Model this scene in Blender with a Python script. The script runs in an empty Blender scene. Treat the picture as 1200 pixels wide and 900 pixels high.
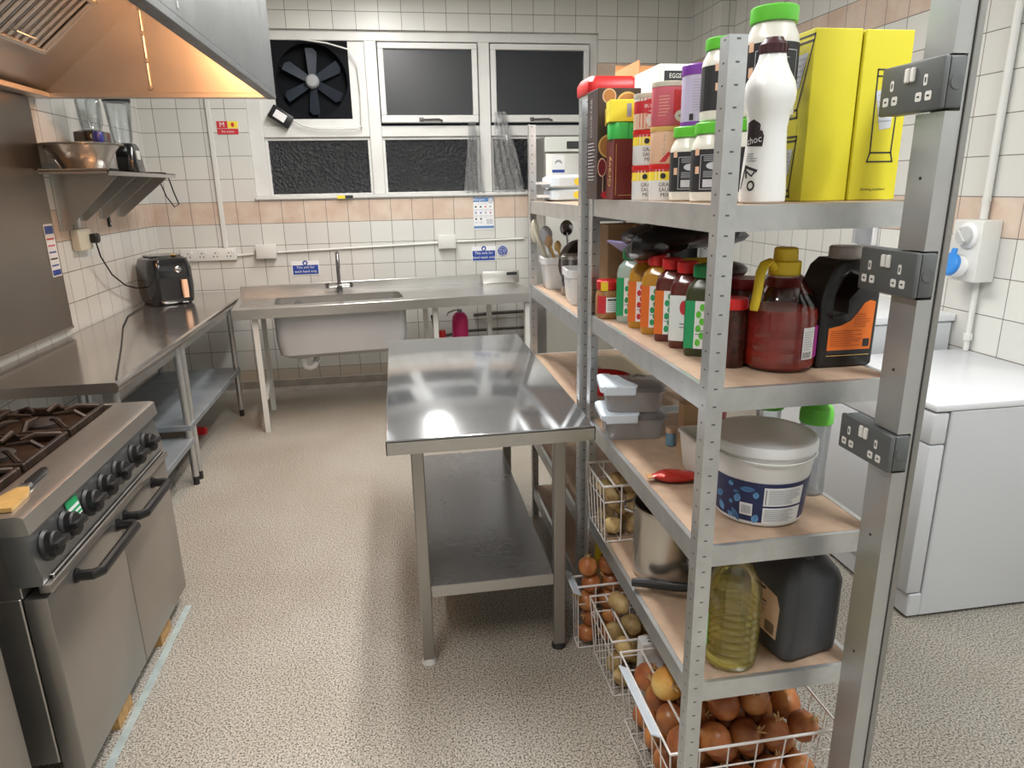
import bpy, bmesh, math, random
from mathutils import Vector, Matrix
C = bpy.context.scene.collection
PI = math.pi
rnd = random.Random(7)

# ------------------------------------------------------------------ materials
MATS = {}
def new_mat(name):
    m = bpy.data.materials.new(name); m.use_nodes = True
    MATS[name] = m
    return m, m.node_tree.nodes, m.node_tree.links, m.node_tree.nodes['Principled BSDF']

def plain(name, col, rough=0.5, metal=0.0, spec=0.5, noise=0.0, nscale=20, coat=0.0, emit=None, estr=0, stretch=None, bump=0.0):
    m, N, L, P = new_mat(name)
    P.inputs['Base Color'].default_value = (*col, 1)
    P.inputs['Roughness'].default_value = rough
    P.inputs['Metallic'].default_value = metal
    P.inputs['Specular IOR Level'].default_value = spec
    P.inputs['Coat Weight'].default_value = coat
    if emit:
        P.inputs['Emission Color'].default_value = (*emit, 1)
        P.inputs['Emission Strength'].default_value = estr
    if noise > 0 or bump > 0:
        tc = N.new('ShaderNodeTexCoord'); mp = N.new('ShaderNodeMapping')
        if stretch: mp.inputs['Scale'].default_value = stretch
        nt = N.new('ShaderNodeTexNoise'); nt.inputs['Scale'].default_value = nscale; nt.inputs['Detail'].default_value = 4
        L.new(tc.outputs['Object'], mp.inputs[0]); L.new(mp.outputs[0], nt.inputs['Vector'])
        if noise > 0:
            r = N.new('ShaderNodeValToRGB')
            r.color_ramp.elements[0].position = 0.3; r.color_ramp.elements[1].position = 0.7
            r.color_ramp.elements[0].color = (*[c*(1-noise) for c in col], 1)
            r.color_ramp.elements[1].color = (*[min(1, c*(1+noise*0.6)) for c in col], 1)
            L.new(nt.outputs['Fac'], r.inputs[0]); L.new(r.outputs[0], P.inputs['Base Color'])
        if bump > 0:
            b = N.new('ShaderNodeBump'); b.inputs['Strength'].default_value = bump; b.inputs['Distance'].default_value = 0.004
            L.new(nt.outputs['Fac'], b.inputs['Height']); L.new(b.outputs[0], P.inputs['Normal'])
    return m

def steel(name, col=(0.56, 0.55, 0.53), rough=0.3, stretch=(2, 60, 60), smear=0.12, metal=0.9):
    """brushed stainless steel: fine streaks in roughness, cloudy wear in colour"""
    m, N, L, P = new_mat(name)
    P.inputs['Metallic'].default_value = metal
    tc = N.new('ShaderNodeTexCoord'); mp = N.new('ShaderNodeMapping'); mp.inputs['Scale'].default_value = stretch
    n1 = N.new('ShaderNodeTexNoise'); n1.inputs['Scale'].default_value = 6; n1.inputs['Detail'].default_value = 3
    L.new(tc.outputs['Object'], mp.inputs[0]); L.new(mp.outputs[0], n1.inputs['Vector'])
    n2 = N.new('ShaderNodeTexNoise'); n2.inputs['Scale'].default_value = 5; n2.inputs['Detail'].default_value = 5
    L.new(tc.outputs['Object'], n2.inputs['Vector'])
    a = N.new('ShaderNodeMapRange'); a.inputs['To Min'].default_value = rough*(1-smear); a.inputs['To Max'].default_value = rough*(1+smear)
    mx = N.new('ShaderNodeMath'); mx.operation = 'ADD'
    L.new(n1.outputs['Fac'], mx.inputs[0]); L.new(n2.outputs['Fac'], mx.inputs[1])
    hf = N.new('ShaderNodeMath'); hf.operation = 'MULTIPLY'; hf.inputs[1].default_value = 0.5
    L.new(mx.outputs[0], hf.inputs[0])
    a.inputs['From Min'].default_value = 0.3; a.inputs['From Max'].default_value = 0.7
    L.new(hf.outputs[0], a.inputs['Value']); L.new(a.outputs[0], P.inputs['Roughness'])
    r = N.new('ShaderNodeValToRGB')
    r.color_ramp.elements[0].position = 0.35; r.color_ramp.elements[1].position = 0.65
    r.color_ramp.elements[0].color = (*[c*0.94 for c in col], 1); r.color_ramp.elements[1].color = (*col, 1)
    L.new(n2.outputs['Fac'], r.inputs[0]); L.new(r.outputs[0], P.inputs['Base Color'])
    return m

def galvanised(name, slots=False, col=(0.66, 0.68, 0.69)):
    m, N, L, P = new_mat(name)
    P.inputs['Metallic'].default_value = 0.88; P.inputs['Roughness'].default_value = 0.34
    tc = N.new('ShaderNodeTexCoord')
    v = N.new('ShaderNodeTexVoronoi'); v.inputs['Scale'].default_value = 45
    n = N.new('ShaderNodeTexNoise'); n.inputs['Scale'].default_value = 14; n.inputs['Detail'].default_value = 5
    L.new(tc.outputs['Object'], v.inputs['Vector']); L.new(tc.outputs['Object'], n.inputs['Vector'])
    r = N.new('ShaderNodeValToRGB'); r.color_ramp.elements[0].position = 0.3; r.color_ramp.elements[1].position = 0.75
    r.color_ramp.elements[0].color = (*[c*0.86 for c in col], 1); r.color_ramp.elements[1].color = (*[c*1.08 for c in col], 1)
    ad = N.new('ShaderNodeMixRGB'); ad.inputs[0].default_value = 0.12
    L.new(n.outputs['Fac'], ad.inputs[1]); L.new(v.outputs['Color'], ad.inputs[2])
    L.new(ad.outputs[0], r.inputs[0])
    last = r.outputs[0]
    if slots:
        sp = N.new('ShaderNodeSeparateXYZ'); L.new(tc.outputs['Object'], sp.inputs[0])
        def M(op, a, b=None, v2=None):
            q = N.new('ShaderNodeMath'); q.operation = op
            if hasattr(a, 'links'): L.new(a, q.inputs[0])
            else: q.inputs[0].default_value = a
            if b is not None:
                if hasattr(b, 'links'): L.new(b, q.inputs[1])
                else: q.inputs[1].default_value = b
            return q.outputs[0]
        z = M('LESS_THAN', M('ABSOLUTE', M('SUBTRACT', M('FRACT', M('DIVIDE', sp.outputs['Z'], 0.038)), 0.5)), 0.045)
        ax = M('ABSOLUTE', sp.outputs['X']); ay = M('ABSOLUTE', sp.outputs['Y'])
        x = M('LESS_THAN', M('ABSOLUTE', M('SUBTRACT', ax, 0.018)), 0.004)
        y = M('LESS_THAN', M('ABSOLUTE', M('SUBTRACT', ay, 0.018)), 0.004)
        msk = M('MULTIPLY', z, M('MAXIMUM', x, y))
        mx = N.new('ShaderNodeMixRGB'); mx.inputs[2].default_value = (0.16, 0.17, 0.18, 1)
        L.new(msk, mx.inputs[0]); L.new(last, mx.inputs[1]); last = mx.outputs[0]
    L.new(last, P.inputs['Base Color'])
    return m

def clear(name, tint=(0.95, 0.97, 0.98), gloss=0.12, rough=0.08, haze=0.0, hazecol=(0.8, 0.8, 0.8)):
    """thin clear plastic: mostly see-through with a sharp sheen and a little haze"""
    m = bpy.data.materials.new(name); m.use_nodes = True; MATS[name] = m
    N, L = m.node_tree.nodes, m.node_tree.links
    N.remove(N['Principled BSDF']); out = N['Material Output']
    t = N.new('ShaderNodeBsdfTransparent'); t.inputs[0].default_value = (*tint, 1)
    g = N.new('ShaderNodeBsdfGlossy'); g.inputs['Roughness'].default_value = rough
    d = N.new('ShaderNodeBsdfDiffuse'); d.inputs[0].default_value = (*hazecol, 1)
    m1 = N.new('ShaderNodeMixShader'); m1.inputs[0].default_value = haze
    L.new(t.outputs[0], m1.inputs[1]); L.new(d.outputs[0], m1.inputs[2])
    lw = N.new('ShaderNodeLayerWeight'); lw.inputs[0].default_value = 0.25
    ma = N.new('ShaderNodeMath'); ma.operation = 'MULTIPLY_ADD'; ma.inputs[1].default_value = 0.6; ma.inputs[2].default_value = gloss*0.5
    L.new(lw.outputs['Fresnel'], ma.inputs[0])
    m2 = N.new('ShaderNodeMixShader'); L.new(ma.outputs[0], m2.inputs[0])
    L.new(m1.outputs[0], m2.inputs[1]); L.new(g.outputs[0], m2.inputs[2])
    L.new(m2.outputs[0], out.inputs['Surface'])
    return m

def glass_pane(name, bump=0.0):
    m, N, L, P = new_mat(name)
    P.inputs['Base Color'].default_value = (0.55, 0.58, 0.6, 1)
    P.inputs['Transmission Weight'].default_value = 1.0; P.inputs['Specular IOR Level'].default_value = 0.35
    P.inputs['Roughness'].default_value = 0.30 if bump else 0.36
    P.inputs['IOR'].default_value = 1.45
    if bump:
        tc = N.new('ShaderNodeTexCoord')
        n = N.new('ShaderNodeTexVoronoi'); n.inputs['Scale'].default_value = 40
        n2 = N.new('ShaderNodeTexNoise'); n2.inputs['Scale'].default_value = 70; n2.inputs['Detail'].default_value = 3
        L.new(tc.outputs['Object'], n.inputs['Vector']); L.new(tc.outputs['Object'], n2.inputs['Vector'])
        a = N.new('ShaderNodeMath'); a.operation = 'ADD'
        L.new(n.outputs['Distance'], a.inputs[0]); L.new(n2.outputs['Fac'], a.inputs[1])
        b = N.new('ShaderNodeBump'); b.inputs['Strength'].default_value = bump; b.inputs['Distance'].default_value = 0.03
        L.new(a.outputs[0], b.inputs['Height']); L.new(b.outputs[0], P.inputs['Normal'])
    return m

def tile_mat(name):
    """white wall tiles 0.167 m square, dark grout, two pink bands, a cream row at the foot"""
    m, N, L, P = new_mat(name)
    g = N.new('ShaderNodeNewGeometry')
    sp = N.new('ShaderNodeSeparateXYZ'); L.new(g.outputs['Position'], sp.inputs[0])
    sn = N.new('ShaderNodeSeparateXYZ'); L.new(g.outputs['Normal'], sn.inputs[0])
    def M(op, a, b=0.0):
        q = N.new('ShaderNodeMath'); q.operation = op
        for i, k in enumerate((a, b)):
            if hasattr(k, 'links'): L.new(k, q.inputs[i])
            else: q.inputs[i].default_value = k
        return q.outputs[0]
    side = M('GREATER_THAN', M('ABSOLUTE', sn.outputs['X']), 0.5)
    ux = M('ADD', sp.outputs['X'], 0.03)
    u = M('ADD', M('MULTIPLY', side, sp.outputs['Y']), M('MULTIPLY', M('SUBTRACT', 1.0, side), ux))
    v = M('SUBTRACT', sp.outputs['Z'], 0.016)
    cb = N.new('ShaderNodeCombineXYZ'); L.new(u, cb.inputs[0]); L.new(v, cb.inputs[1])
    br = N.new('ShaderNodeTexBrick'); br.offset = 0; br.squash = 1
    br.inputs['Scale'].default_value = 1; br.inputs['Mortar Size'].default_value = 0.0022; br.inputs['Mortar Smooth'].default_value = 0.2
    br.inputs['Brick Width'].default_value = 0.167; br.inputs['Row Height'].default_value = 0.167
    br.inputs['Color1'].default_value = (0.66, 0.66, 0.62, 1); br.inputs['Color2'].default_value = (0.60, 0.595, 0.565, 1)
    br.inputs['Mortar'].default_value = (0.16, 0.145, 0.13, 1)
    L.new(cb.outputs[0], br.inputs['Vector'])
    nz = N.new('ShaderNodeTexNoise'); nz.inputs['Scale'].default_value = 9; nz.inputs['Detail'].default_value = 5
    L.new(g.outputs['Position'], nz.inputs['Vector'])
    pr = N.new('ShaderNodeValToRGB'); pr.color_ramp.elements[0].position = 0.35; pr.color_ramp.elements[1].position = 0.68
    pr.color_ramp.elements[0].color = (0.56, 0.42, 0.33, 1); pr.color_ramp.elements[1].color = (0.64, 0.53, 0.44, 1)
    L.new(nz.outputs['Fac'], pr.inputs[0])
    def band(z0, z1):
        return M('MULTIPLY', M('GREATER_THAN', sp.outputs['Z'], z0), M('LESS_THAN', sp.outputs['Z'], z1))
    pink = M('MAXIMUM', band(1.352, 1.519), band(2.354, 2.521))
    cream = band(-0.1, 0.183)
    notm = M('SUBTRACT', 1.0, br.outputs['Fac'])
    mx = N.new('ShaderNodeMixRGB'); L.new(M('MULTIPLY', pink, notm), mx.inputs[0]); L.new(br.outputs['Color'], mx.inputs[1]); L.new(pr.outputs[0], mx.inputs[2])
    m2 = N.new('ShaderNodeMixRGB'); m2.inputs[2].default_value = (0.55, 0.48, 0.39, 1)
    L.new(M('MULTIPLY', cream, notm), m2.inputs[0]); L.new(mx.outputs[0], m2.inputs[1])
    L.new(m2.outputs[0], P.inputs['Base Color'])
    P.inputs['Roughness'].default_value = 0.38
    b = N.new('ShaderNodeBump'); b.inputs['Strength'].default_value = 0.5; b.inputs['Distance'].default_value = 0.002; b.invert = True
    L.new(br.outputs['Fac'], b.inputs['Height']); L.new(b.outputs[0], P.inputs['Normal'])
    return m

def floor_mat(name):
    """speckled terrazzo-like safety floor with broad wear"""
    m, N, L, P = new_mat(name)
    g = N.new('ShaderNodeNewGeometry')
    n1 = N.new('ShaderNodeTexNoise'); n1.inputs['Scale'].default_value = 170; n1.inputs['Detail'].default_value = 3; n1.inputs['Roughness'].default_value = 0.7
    n2 = N.new('ShaderNodeTexNoise'); n2.inputs['Scale'].default_value = 1.7; n2.inputs['Detail'].default_value = 6
    n3 = N.new('ShaderNodeTexVoronoi'); n3.inputs['Scale'].default_value = 110
    for n in (n1, n2, n3): L.new(g.outputs['Position'], n.inputs['Vector'])
    r = N.new('ShaderNodeValToRGB'); e = r.color_ramp.elements
    e[0].position = 0.40; e[0].color = (0.06, 0.055, 0.048, 1)
    e[1].position = 0.57; e[1].color = (0.575, 0.52, 0.455, 1)
    k = e.new(0.475); k.color = (0.33, 0.31, 0.265, 1)
    L.new(n1.outputs['Fac'], r.inputs[0])
    r2 = N.new('ShaderNodeValToRGB'); e = r2.color_ramp.elements
    e[0].position = 0.35; e[0].color = (0.86, 0.83, 0.79, 1); e[1].position = 0.65; e[1].color = (1, 1, 1, 1)
    L.new(n2.outputs['Fac'], r2.inputs[0])
    r3 = N.new('ShaderNodeValToRGB'); e = r3.color_ramp.elements
    e[0].position = 0.0; e[0].color = (0.80, 0.79, 0.78, 1); e[1].position = 0.35; e[1].color = (1, 1, 1, 1)
    L.new(n3.outputs['Distance'], r3.inputs[0])
    m1 = N.new('ShaderNodeMixRGB'); m1.blend_type = 'MULTIPLY'; m1.inputs[0].default_value = 1
    L.new(r.outputs[0], m1.inputs[1]); L.new(r2.outputs[0], m1.inputs[2])
    m2 = N.new('ShaderNodeMixRGB'); m2.blend_type = 'MULTIPLY'; m2.inputs[0].default_value = 1
    L.new(m1.outputs[0], m2.inputs[1]); L.new(r3.outputs[0], m2.inputs[2])
    L.new(m2.outputs[0], P.inputs['Base Color'])
    P.inputs['Roughness'].default_value = 0.55
    return m

def skin_mat(name, dark, mid, light, scale=14, rough=0.45, stretch=(1, 1, 0.25)):
    """vegetable skin: streaky mix of three colours, different on every object"""
    m, N, L, P = new_mat(name)
    tc = N.new('ShaderNodeTexCoord'); mp = N.new('ShaderNodeMapping'); mp.inputs['Scale'].default_value = stretch
    oi = N.new('ShaderNodeObjectInfo')
    va = N.new('ShaderNodeVectorMath'); va.operation = 'SCALE'; va.inputs[0].default_value = (7, 5, 3)
    L.new(oi.outputs['Random'], va.inputs['Scale'])
    L.new(tc.outputs['Object'], mp.inputs[0]); L.new(va.outputs[0], mp.inputs['Location'])
    n = N.new('ShaderNodeTexNoise'); n.inputs['Scale'].default_value = scale; n.inputs['Detail'].default_value = 5
    L.new(mp.outputs[0], n.inputs['Vector'])
    r = N.new('ShaderNodeValToRGB'); e = r.color_ramp.elements
    e[0].position = 0.3; e[0].color = (*dark, 1); e[1].position = 0.72; e[1].color = (*light, 1)
    k = e.new(0.5); k.color = (*mid, 1)
    L.new(n.outputs['Fac'], r.inputs[0])
    hs = N.new('ShaderNodeHueSaturation')
    mr = N.new('ShaderNodeMapRange'); mr.inputs['To Min'].default_value = 0.75; mr.inputs['To Max'].default_value = 1.25
    L.new(oi.outputs['Random'], mr.inputs['Value']); L.new(mr.outputs[0], hs.inputs['Value']); L.new(r.outputs[0], hs.inputs['Color'])
    L.new(hs.outputs[0], P.inputs['Base Color'])
    P.inputs['Roughness'].default_value = rough
    return m

def rusty_mat(name):
    return plain(name, (0.05, 0.031, 0.022), 0.55, 0.3, noise=0.6, nscale=18)

tile = tile_mat('wall_tile'); floorm = floor_mat('speckled_floor')
ceilm = plain('ceiling_paint', (0.75, 0.75, 0.73), 0.9)
whitewood = plain('white_gloss_paint', (0.66, 0.66, 0.64), 0.35, noise=0.06, nscale=6)
greytrim = plain('grey_coving', (0.34, 0.31, 0.27), 0.6, noise=0.2, nscale=12)
ss = steel('brushed_steel'); ss_y = steel('brushed_steel_long', rough=0.2, stretch=(60, 2, 60), col=(0.60, 0.60, 0.60))
ss_dull = steel('dull_steel', (0.42, 0.40, 0.375), 0.36, (60, 60, 2))
ss_table = steel('table_top_steel', (0.50, 0.515, 0.535), 0.13, (3, 24, 3), 0.12, 0.88)
ss_dark = steel('scuffed_shelf_steel', (0.40, 0.40, 0.41), 0.26, (4, 20, 4), 0.12)
ss_hood = steel('hood_steel', (0.66, 0.62, 0.58), 0.40, (60, 60, 2))
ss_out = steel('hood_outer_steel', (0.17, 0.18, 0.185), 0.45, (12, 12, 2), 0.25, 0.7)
chrome = plain('chrome', (0.62, 0.62, 0.62), 0.1, 1)
dkchrome = plain('worn_chrome', (0.30, 0.30, 0.31), 0.18, 1)
galv = galvanised('galvanised_steel'); galvp = galvanised('galvanised_slotted_steel', True)
galvsh = plain('galvanised_shelf', (0.30, 0.33, 0.36), 0.5, 0.5, noise=0.15, nscale=8)
pole_m = plain('metal_trunking', (0.52, 0.53, 0.53), 0.3, 0.75, noise=0.1, nscale=7)
board = plain('hardboard', (0.37, 0.255, 0.175), 0.6, noise=0.10, nscale=30)
cardb = plain('cardboard', (0.45, 0.29, 0.16), 0.8, noise=0.08, nscale=15)
cardo = plain('cardboard_flap', (0.62, 0.30, 0.12), 0.75, noise=0.06, nscale=15)
creamcard = plain('cream_card', (0.56, 0.52, 0.42), 0.7)
white = plain('white_plastic', (0.78, 0.78, 0.78), 0.35); offwhite = plain('off_white_plastic', (0.66, 0.66, 0.63), 0.4)
applwhite = plain('appliance_white', (0.72, 0.735, 0.76), 0.3, coat=0.2)
applside = plain('appliance_side_white', (0.60, 0.61, 0.63), 0.42)
paper = plain('white_paper', (0.80, 0.81, 0.82), 0.7)
black = plain('black_plastic', (0.012, 0.012, 0.013), 0.4); blackgl = plain('black_gloss', (0.008, 0.009, 0.011), 0.12, coat=0.4)
rubber = plain('black_rubber', (0.02, 0.02, 0.02), 0.6)
darkgap = plain('dark_gap', (0.01, 0.01, 0.01), 0.8)
jerrym = plain('dark_slate_plastic', (0.048, 0.050, 0.056), 0.4)
sockgrey = plain('socket_grey', (0.095, 0.10, 0.10), 0.45); sockwhite = plain('socket_white', (0.72, 0.71, 0.68), 0.45)
iron = rusty_mat('cast_iron'); pan_m = plain('greasy_hob_pan', (0.10, 0.056, 0.036), 0.35, 0.6, noise=0.4, nscale=10)
wood = plain('pine_block', (0.50, 0.30, 0.12), 0.7, noise=0.3, nscale=9, stretch=(1, 8, 8))
woodl = plain('light_wood', (0.62, 0.38, 0.13), 0.5, noise=0.2, nscale=20)
yellow = plain('yellow_card', (0.62, 0.54, 0.02), 0.5, noise=0.03, nscale=4); yellowp = plain('yellow_plastic', (0.82, 0.60, 0.03), 0.4)
yellowl = plain('yellow_print', (0.88, 0.68, 0.05), 0.5)
red = plain('red_plastic', (0.62, 0.02, 0.02), 0.35); redp = plain('red_print', (0.55, 0.03, 0.04), 0.5)
dkred = plain('dark_red_lid', (0.25, 0.012, 0.02), 0.35); pinkp = plain('pink_print', (0.62, 0.13, 0.17), 0.5)
magenta = plain('magenta_plastic', (0.62, 0.02, 0.16), 0.35); crimson = plain('crimson_card', (0.45, 0.02, 0.10), 0.5)
green = plain('green_plastic', (0.13, 0.56, 0.05), 0.35); dkgreen = plain('dark_green_plastic', (0.01, 0.22, 0.06), 0.35)
greenp = plain('green_print', (0.02, 0.33, 0.12), 0.5); limegreen = plain('lime_green_card', (0.06, 0.55, 0.10), 0.4)
navy = plain('navy_label', (0.012, 0.02, 0.09), 0.4); leafblue = plain('leaf_blue_print', (0.12, 0.32, 0.62), 0.5); leafblue2 = plain('leaf_mid_blue_print', (0.06, 0.19, 0.42), 0.5)
signblue = plain('sign_blue', (0.02, 0.06, 0.32), 0.4); blueplug = plain('blue_plastic', (0.03, 0.23, 0.66), 0.35)
posterblue = plain('poster_blue', (0.10, 0.22, 0.45), 0.6); greyprint = plain('grey_print', (0.32, 0.33, 0.36), 0.7); palegrey = plain('pale_grey_print', (0.55, 0.56, 0.60), 0.7)
inkblack = plain('ink_black', (0.02, 0.02, 0.022), 0.6); white_ink = plain('white_ink', (0.8, 0.8, 0.78), 0.6)
purple = plain('purple_plastic', (0.20, 0.05, 0.36), 0.4); lilac = plain('lilac_label', (0.50, 0.45, 0.62), 0.5); lavender = plain('lavender_bag', (0.42, 0.40, 0.72), 0.45)
orange = plain('orange_print', (0.72, 0.16, 0.02), 0.5); peach = plain('peach_print', (0.78, 0.50, 0.34), 0.5); tan = plain('tan_label', (0.66, 0.45, 0.32), 0.5)
brownbox = plain('dark_brown_card', (0.060, 0.035, 0.030), 0.4, noise=0.2, nscale=9); maroon = plain('maroon_card', (0.13, 0.015, 0.013), 0.4); gold = plain('gold_print', (0.66, 0.42, 0.13), 0.4)
orangeslice = plain('orange_slice_print', (0.42, 0.17, 0.05), 0.5); darkwine = plain('dark_wine_print', (0.20, 0.02, 0.03), 0.5)
cream = plain('cream_plastic', (0.62, 0.58, 0.46), 0.4); jarwhite = plain('mayonnaise_white', (0.72, 0.70, 0.62), 0.25)
ketchup = plain('red_sauce', (0.34, 0.022, 0.012), 0.3, noise=0.25, nscale=25); mustard = plain('mustard_sauce', (0.50, 0.24, 0.02), 0.14, coat=0.3)
chutney = plain('dark_chutney', (0.05, 0.012, 0.008), 0.2, noise=0.6, nscale=60); peanut = plain('peanut_butter', (0.36, 0.17, 0.06), 0.35, noise=0.15, nscale=50)
herb = plain('dark_green_sauce', (0.045, 0.05, 0.02), 0.25); brownsauce = plain('brown_sauce', (0.11, 0.018, 0.014), 0.14, coat=0.3)
wire_m = plain('white_coated_wire', (0.80, 0.76, 0.74), 0.35)
clearp = clear('clear_plastic'); hazep = clear('hazy_plastic', (0.88, 0.90, 0.93), 0.15, 0.2, 0.16, (0.55, 0.56, 0.58)); sheetp = clear('clear_film', (0.93, 0.95, 0.97), 0.35, 0.15, 0.22)
greyp = clear('grey_container_plastic', (0.82, 0.82, 0.84), 0.12, 0.2, 0.42, (0.60, 0.60, 0.62))
oilp = clear('oil_bottle', (0.95, 0.94, 0.84), 0.15, 0.06, 0.03, (0.6, 0.6, 0.5)); oilliq = clear('cooking_oil', (0.98, 0.93, 0.55), 0.0, 0.1, 0.16, (0.85, 0.72, 0.14))
boxlid = plain('pale_blue_lid', (0.66, 0.74, 0.83), 0.35)
pane_m = glass_pane('window_glass'); pane_o = glass_pane('obscure_window_glass', 0.6)
fanblade = plain('fan_blade_blue_grey', (0.020, 0.028, 0.043), 0.5); fanback = plain('fan_black', (0.004, 0.005, 0.007), 0.8, spec=0.2)
onion_m = skin_mat('onion_skin', (0.22, 0.055, 0.02), (0.40, 0.135, 0.045), (0.58, 0.27, 0.08), 16, 0.32)
onion_g = skin_mat('golden_onion_skin', (0.42, 0.14, 0.03), (0.60, 0.28, 0.06), (0.68, 0.45, 0.14), 12, 0.3)
potato_m = skin_mat('potato_skin', (0.26, 0.15, 0.06), (0.48, 0.33, 0.14), (0.60, 0.46, 0.23), 22, 0.55, (1, 1, 1))
dryneck = plain('dry_onion_neck', (0.58, 0.38, 0.17), 0.7)
tube_lamp = plain('fluorescent_diffuser', (0.9, 0.9, 0.9), 0.5, emit=(1.0, 0.97, 0.92), estr=9)
warm_lamp = plain('hood_lamp_glass', (0.9, 0.8, 0.6), 0.5, emit=(1.0, 0.62, 0.30), estr=12)
paleblue = plain('pale_blue_floor_paint', (0.40, 0.47, 0.46), 0.6, noise=0.25, nscale=15)

# ------------------------------------------------------------------ mesh builder
class MB:
    def __init__(s, mat=None):
        s.bm = bmesh.new(); s.mats = []; s.cur = 0
        if mat: s.use(mat)
    def use(s, mat):
        if mat not in s.mats: s.mats.append(mat)
        s.cur = s.mats.index(mat); return s
    def face(s, vs):
        try:
            f = s.bm.faces.new(vs); f.material_index = s.cur; return f
        except ValueError: return None
    def poly(s, pts):
        return s.face([s.bm.verts.new(p) for p in pts])
    def box(s, x0, x1, y0, y1, z0, z1, bev=0, seg=2, M=None):
        P = [(x, y, z) for z in (z0, z1) for y in (y0, y1) for x in (x0, x1)]
        if M: P = [M @ Vector(p) for p in P]
        v = [s.bm.verts.new(p) for p in P]
        fs = [s.face([v[i] for i in q]) for q in ((0, 2, 3, 1), (4, 5, 7, 6), (0, 1, 5, 4), (2, 6, 7, 3), (0, 4, 6, 2), (1, 3, 7, 5))]
        if bev > 0:
            es = list({e for f in fs for e in f.edges})
            bmesh.ops.bevel(s.bm, geom=es, offset=bev, segments=seg, affect='EDGES', profile=0.5)
        return s
    def prism(s, outer, plane, a0, a1, holes=()):
        def P(u, v, a):
            return {'xy': (u, v, a), 'xz': (u, a, v), 'yz': (a, u, v)}[plane]
        if not holes:
            A = [s.bm.verts.new(P(u, v, a0)) for u, v in outer]; B = [s.bm.verts.new(P(u, v, a1)) for u, v in outer]
            s.face(A); s.face(B[::-1]); n = len(A)
            for i in range(n): s.face([A[i], B[i], B[(i+1) % n], A[(i+1) % n]])
            return s
        for a in (a0, a1):
            es = []
            for lp in (outer, *holes):
                vs = [s.bm.verts.new(P(u, v, a)) for u, v in lp]
                es += [s.bm.edges.new((vs[i], vs[(i+1) % len(vs)])) for i in range(len(vs))]
            r = bmesh.ops.triangle_fill(s.bm, use_beauty=True, edges=es)
            for f in r['geom']:
                if isinstance(f, bmesh.types.BMFace): f.material_index = s.cur
        for lp in (outer, *holes):
            n = len(lp)
            for i in range(n):
                p, q = lp[i], lp[(i+1) % n]
                s.poly([P(*p, a0), P(*q, a0), P(*q, a1), P(*p, a1)])
        bmesh.ops.remove_doubles(s.bm, verts=s.bm.verts, dist=1e-6)
        return s
    def lathe(s, prof, seg=28, c=(0, 0, 0), sx=1, sy=1, M=None):
        rings = []
        for r, z in prof:
            if r <= 1e-6: ps = [(0, 0, z)]
            else: ps = [(r*sx*math.cos(2*PI*i/seg), r*sy*math.sin(2*PI*i/seg), z) for i in range(seg)]
            ps = [Vector(p) for p in ps]
            if M: ps = [M @ p for p in ps]
            rings.append([s.bm.verts.new(p + Vector(c)) for p in ps])
        for a, b in zip(rings, rings[1:]):
            n = max(len(a), len(b))
            for i in range(n):
                j = (i+1) % n
                if len(a) == 1 and len(b) == 1: continue
                if len(a) == 1: s.face([a[0], b[j], b[i]])
                elif len(b) == 1: s.face([a[i], a[j], b[0]])
                else: s.face([a[i], a[j], b[j], b[i]])
        for rg, fl in ((rings[0], 1), (rings[-1], 0)):
            if len(rg) > 2: s.face(rg[::-1] if fl else rg)
        return s
    def rblock(s, prof, seg=6, c=(0, 0, 0), M=None):
        """stack of rounded rectangles: prof = (half x, half y, corner radius, z)"""
        rings = []
        for hx, hy, r, z in prof:
            ps = []
            r = max(1e-4, min(r, hx*0.999, hy*0.999))
            for k, (cx, cy) in enumerate(((hx-r, hy-r), (-hx+r, hy-r), (-hx+r, -hy+r), (hx-r, -hy+r))):
                for i in range(seg+1):
                    a = PI/2*k + PI/2*i/seg
                    ps.append(Vector((cx + r*math.cos(a), cy + r*math.sin(a), z)))
            if M: ps = [M @ p for p in ps]
            rings.append([s.bm.verts.new(p + Vector(c)) for p in ps])
        n = len(rings[0])
        for a, b in zip(rings, rings[1:]):
            for i in range(n): s.face([a[i], a[(i+1) % n], b[(i+1) % n], b[i]])
        s.face(rings[0][::-1]); s.face(rings[-1])
        return s
    def tube(s, pts, r, seg=8, closed=False, flat=1.0):
        pts = [Vector(p) for p in pts]; n = len(pts)
        rad = r if isinstance(r, (list, tuple)) else [r]*n
        T = []
        for i in range(n):
            a = pts[(i-1) % n] if (closed or i > 0) else pts[i]; b = pts[(i+1) % n] if (closed or i < n-1) else pts[i]
            d = (b-a)
            T.append(d.normalized() if d.length > 1e-9 else Vector((0, 0, 1)))
        up = Vector((0, 0, 1)) if abs(T[0].z) < 0.9 else Vector((1, 0, 0))
        N = (up - T[0]*up.dot(T[0])).normalized(); rings = []
        for i in range(n):
            N = (N - T[i]*N.dot(T[i])); N = N.normalized() if N.length > 1e-6 else Vector((1, 0, 0))
            B = T[i].cross(N)
            rings.append([s.bm.verts.new(pts[i] + N*(rad[i]*flat*math.cos(2*PI*k/seg)) + B*(rad[i]*math.sin(2*PI*k/seg))) for k in range(seg)])
        rr = rings + ([rings[0]] if closed else [])
        for a, b in zip(rr, rr[1:]):
            for k in range(seg): s.face([a[k], a[(k+1) % seg], b[(k+1) % seg], b[k]])
        if not closed:
            s.face(rings[0][::-1]); s.face(rings[-1])
        return s
    def cyl(s, p0, p1, r, seg=20, r1=None):
        return s.tube([p0, p1], [r, r if r1 is None else r1], seg)
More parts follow.
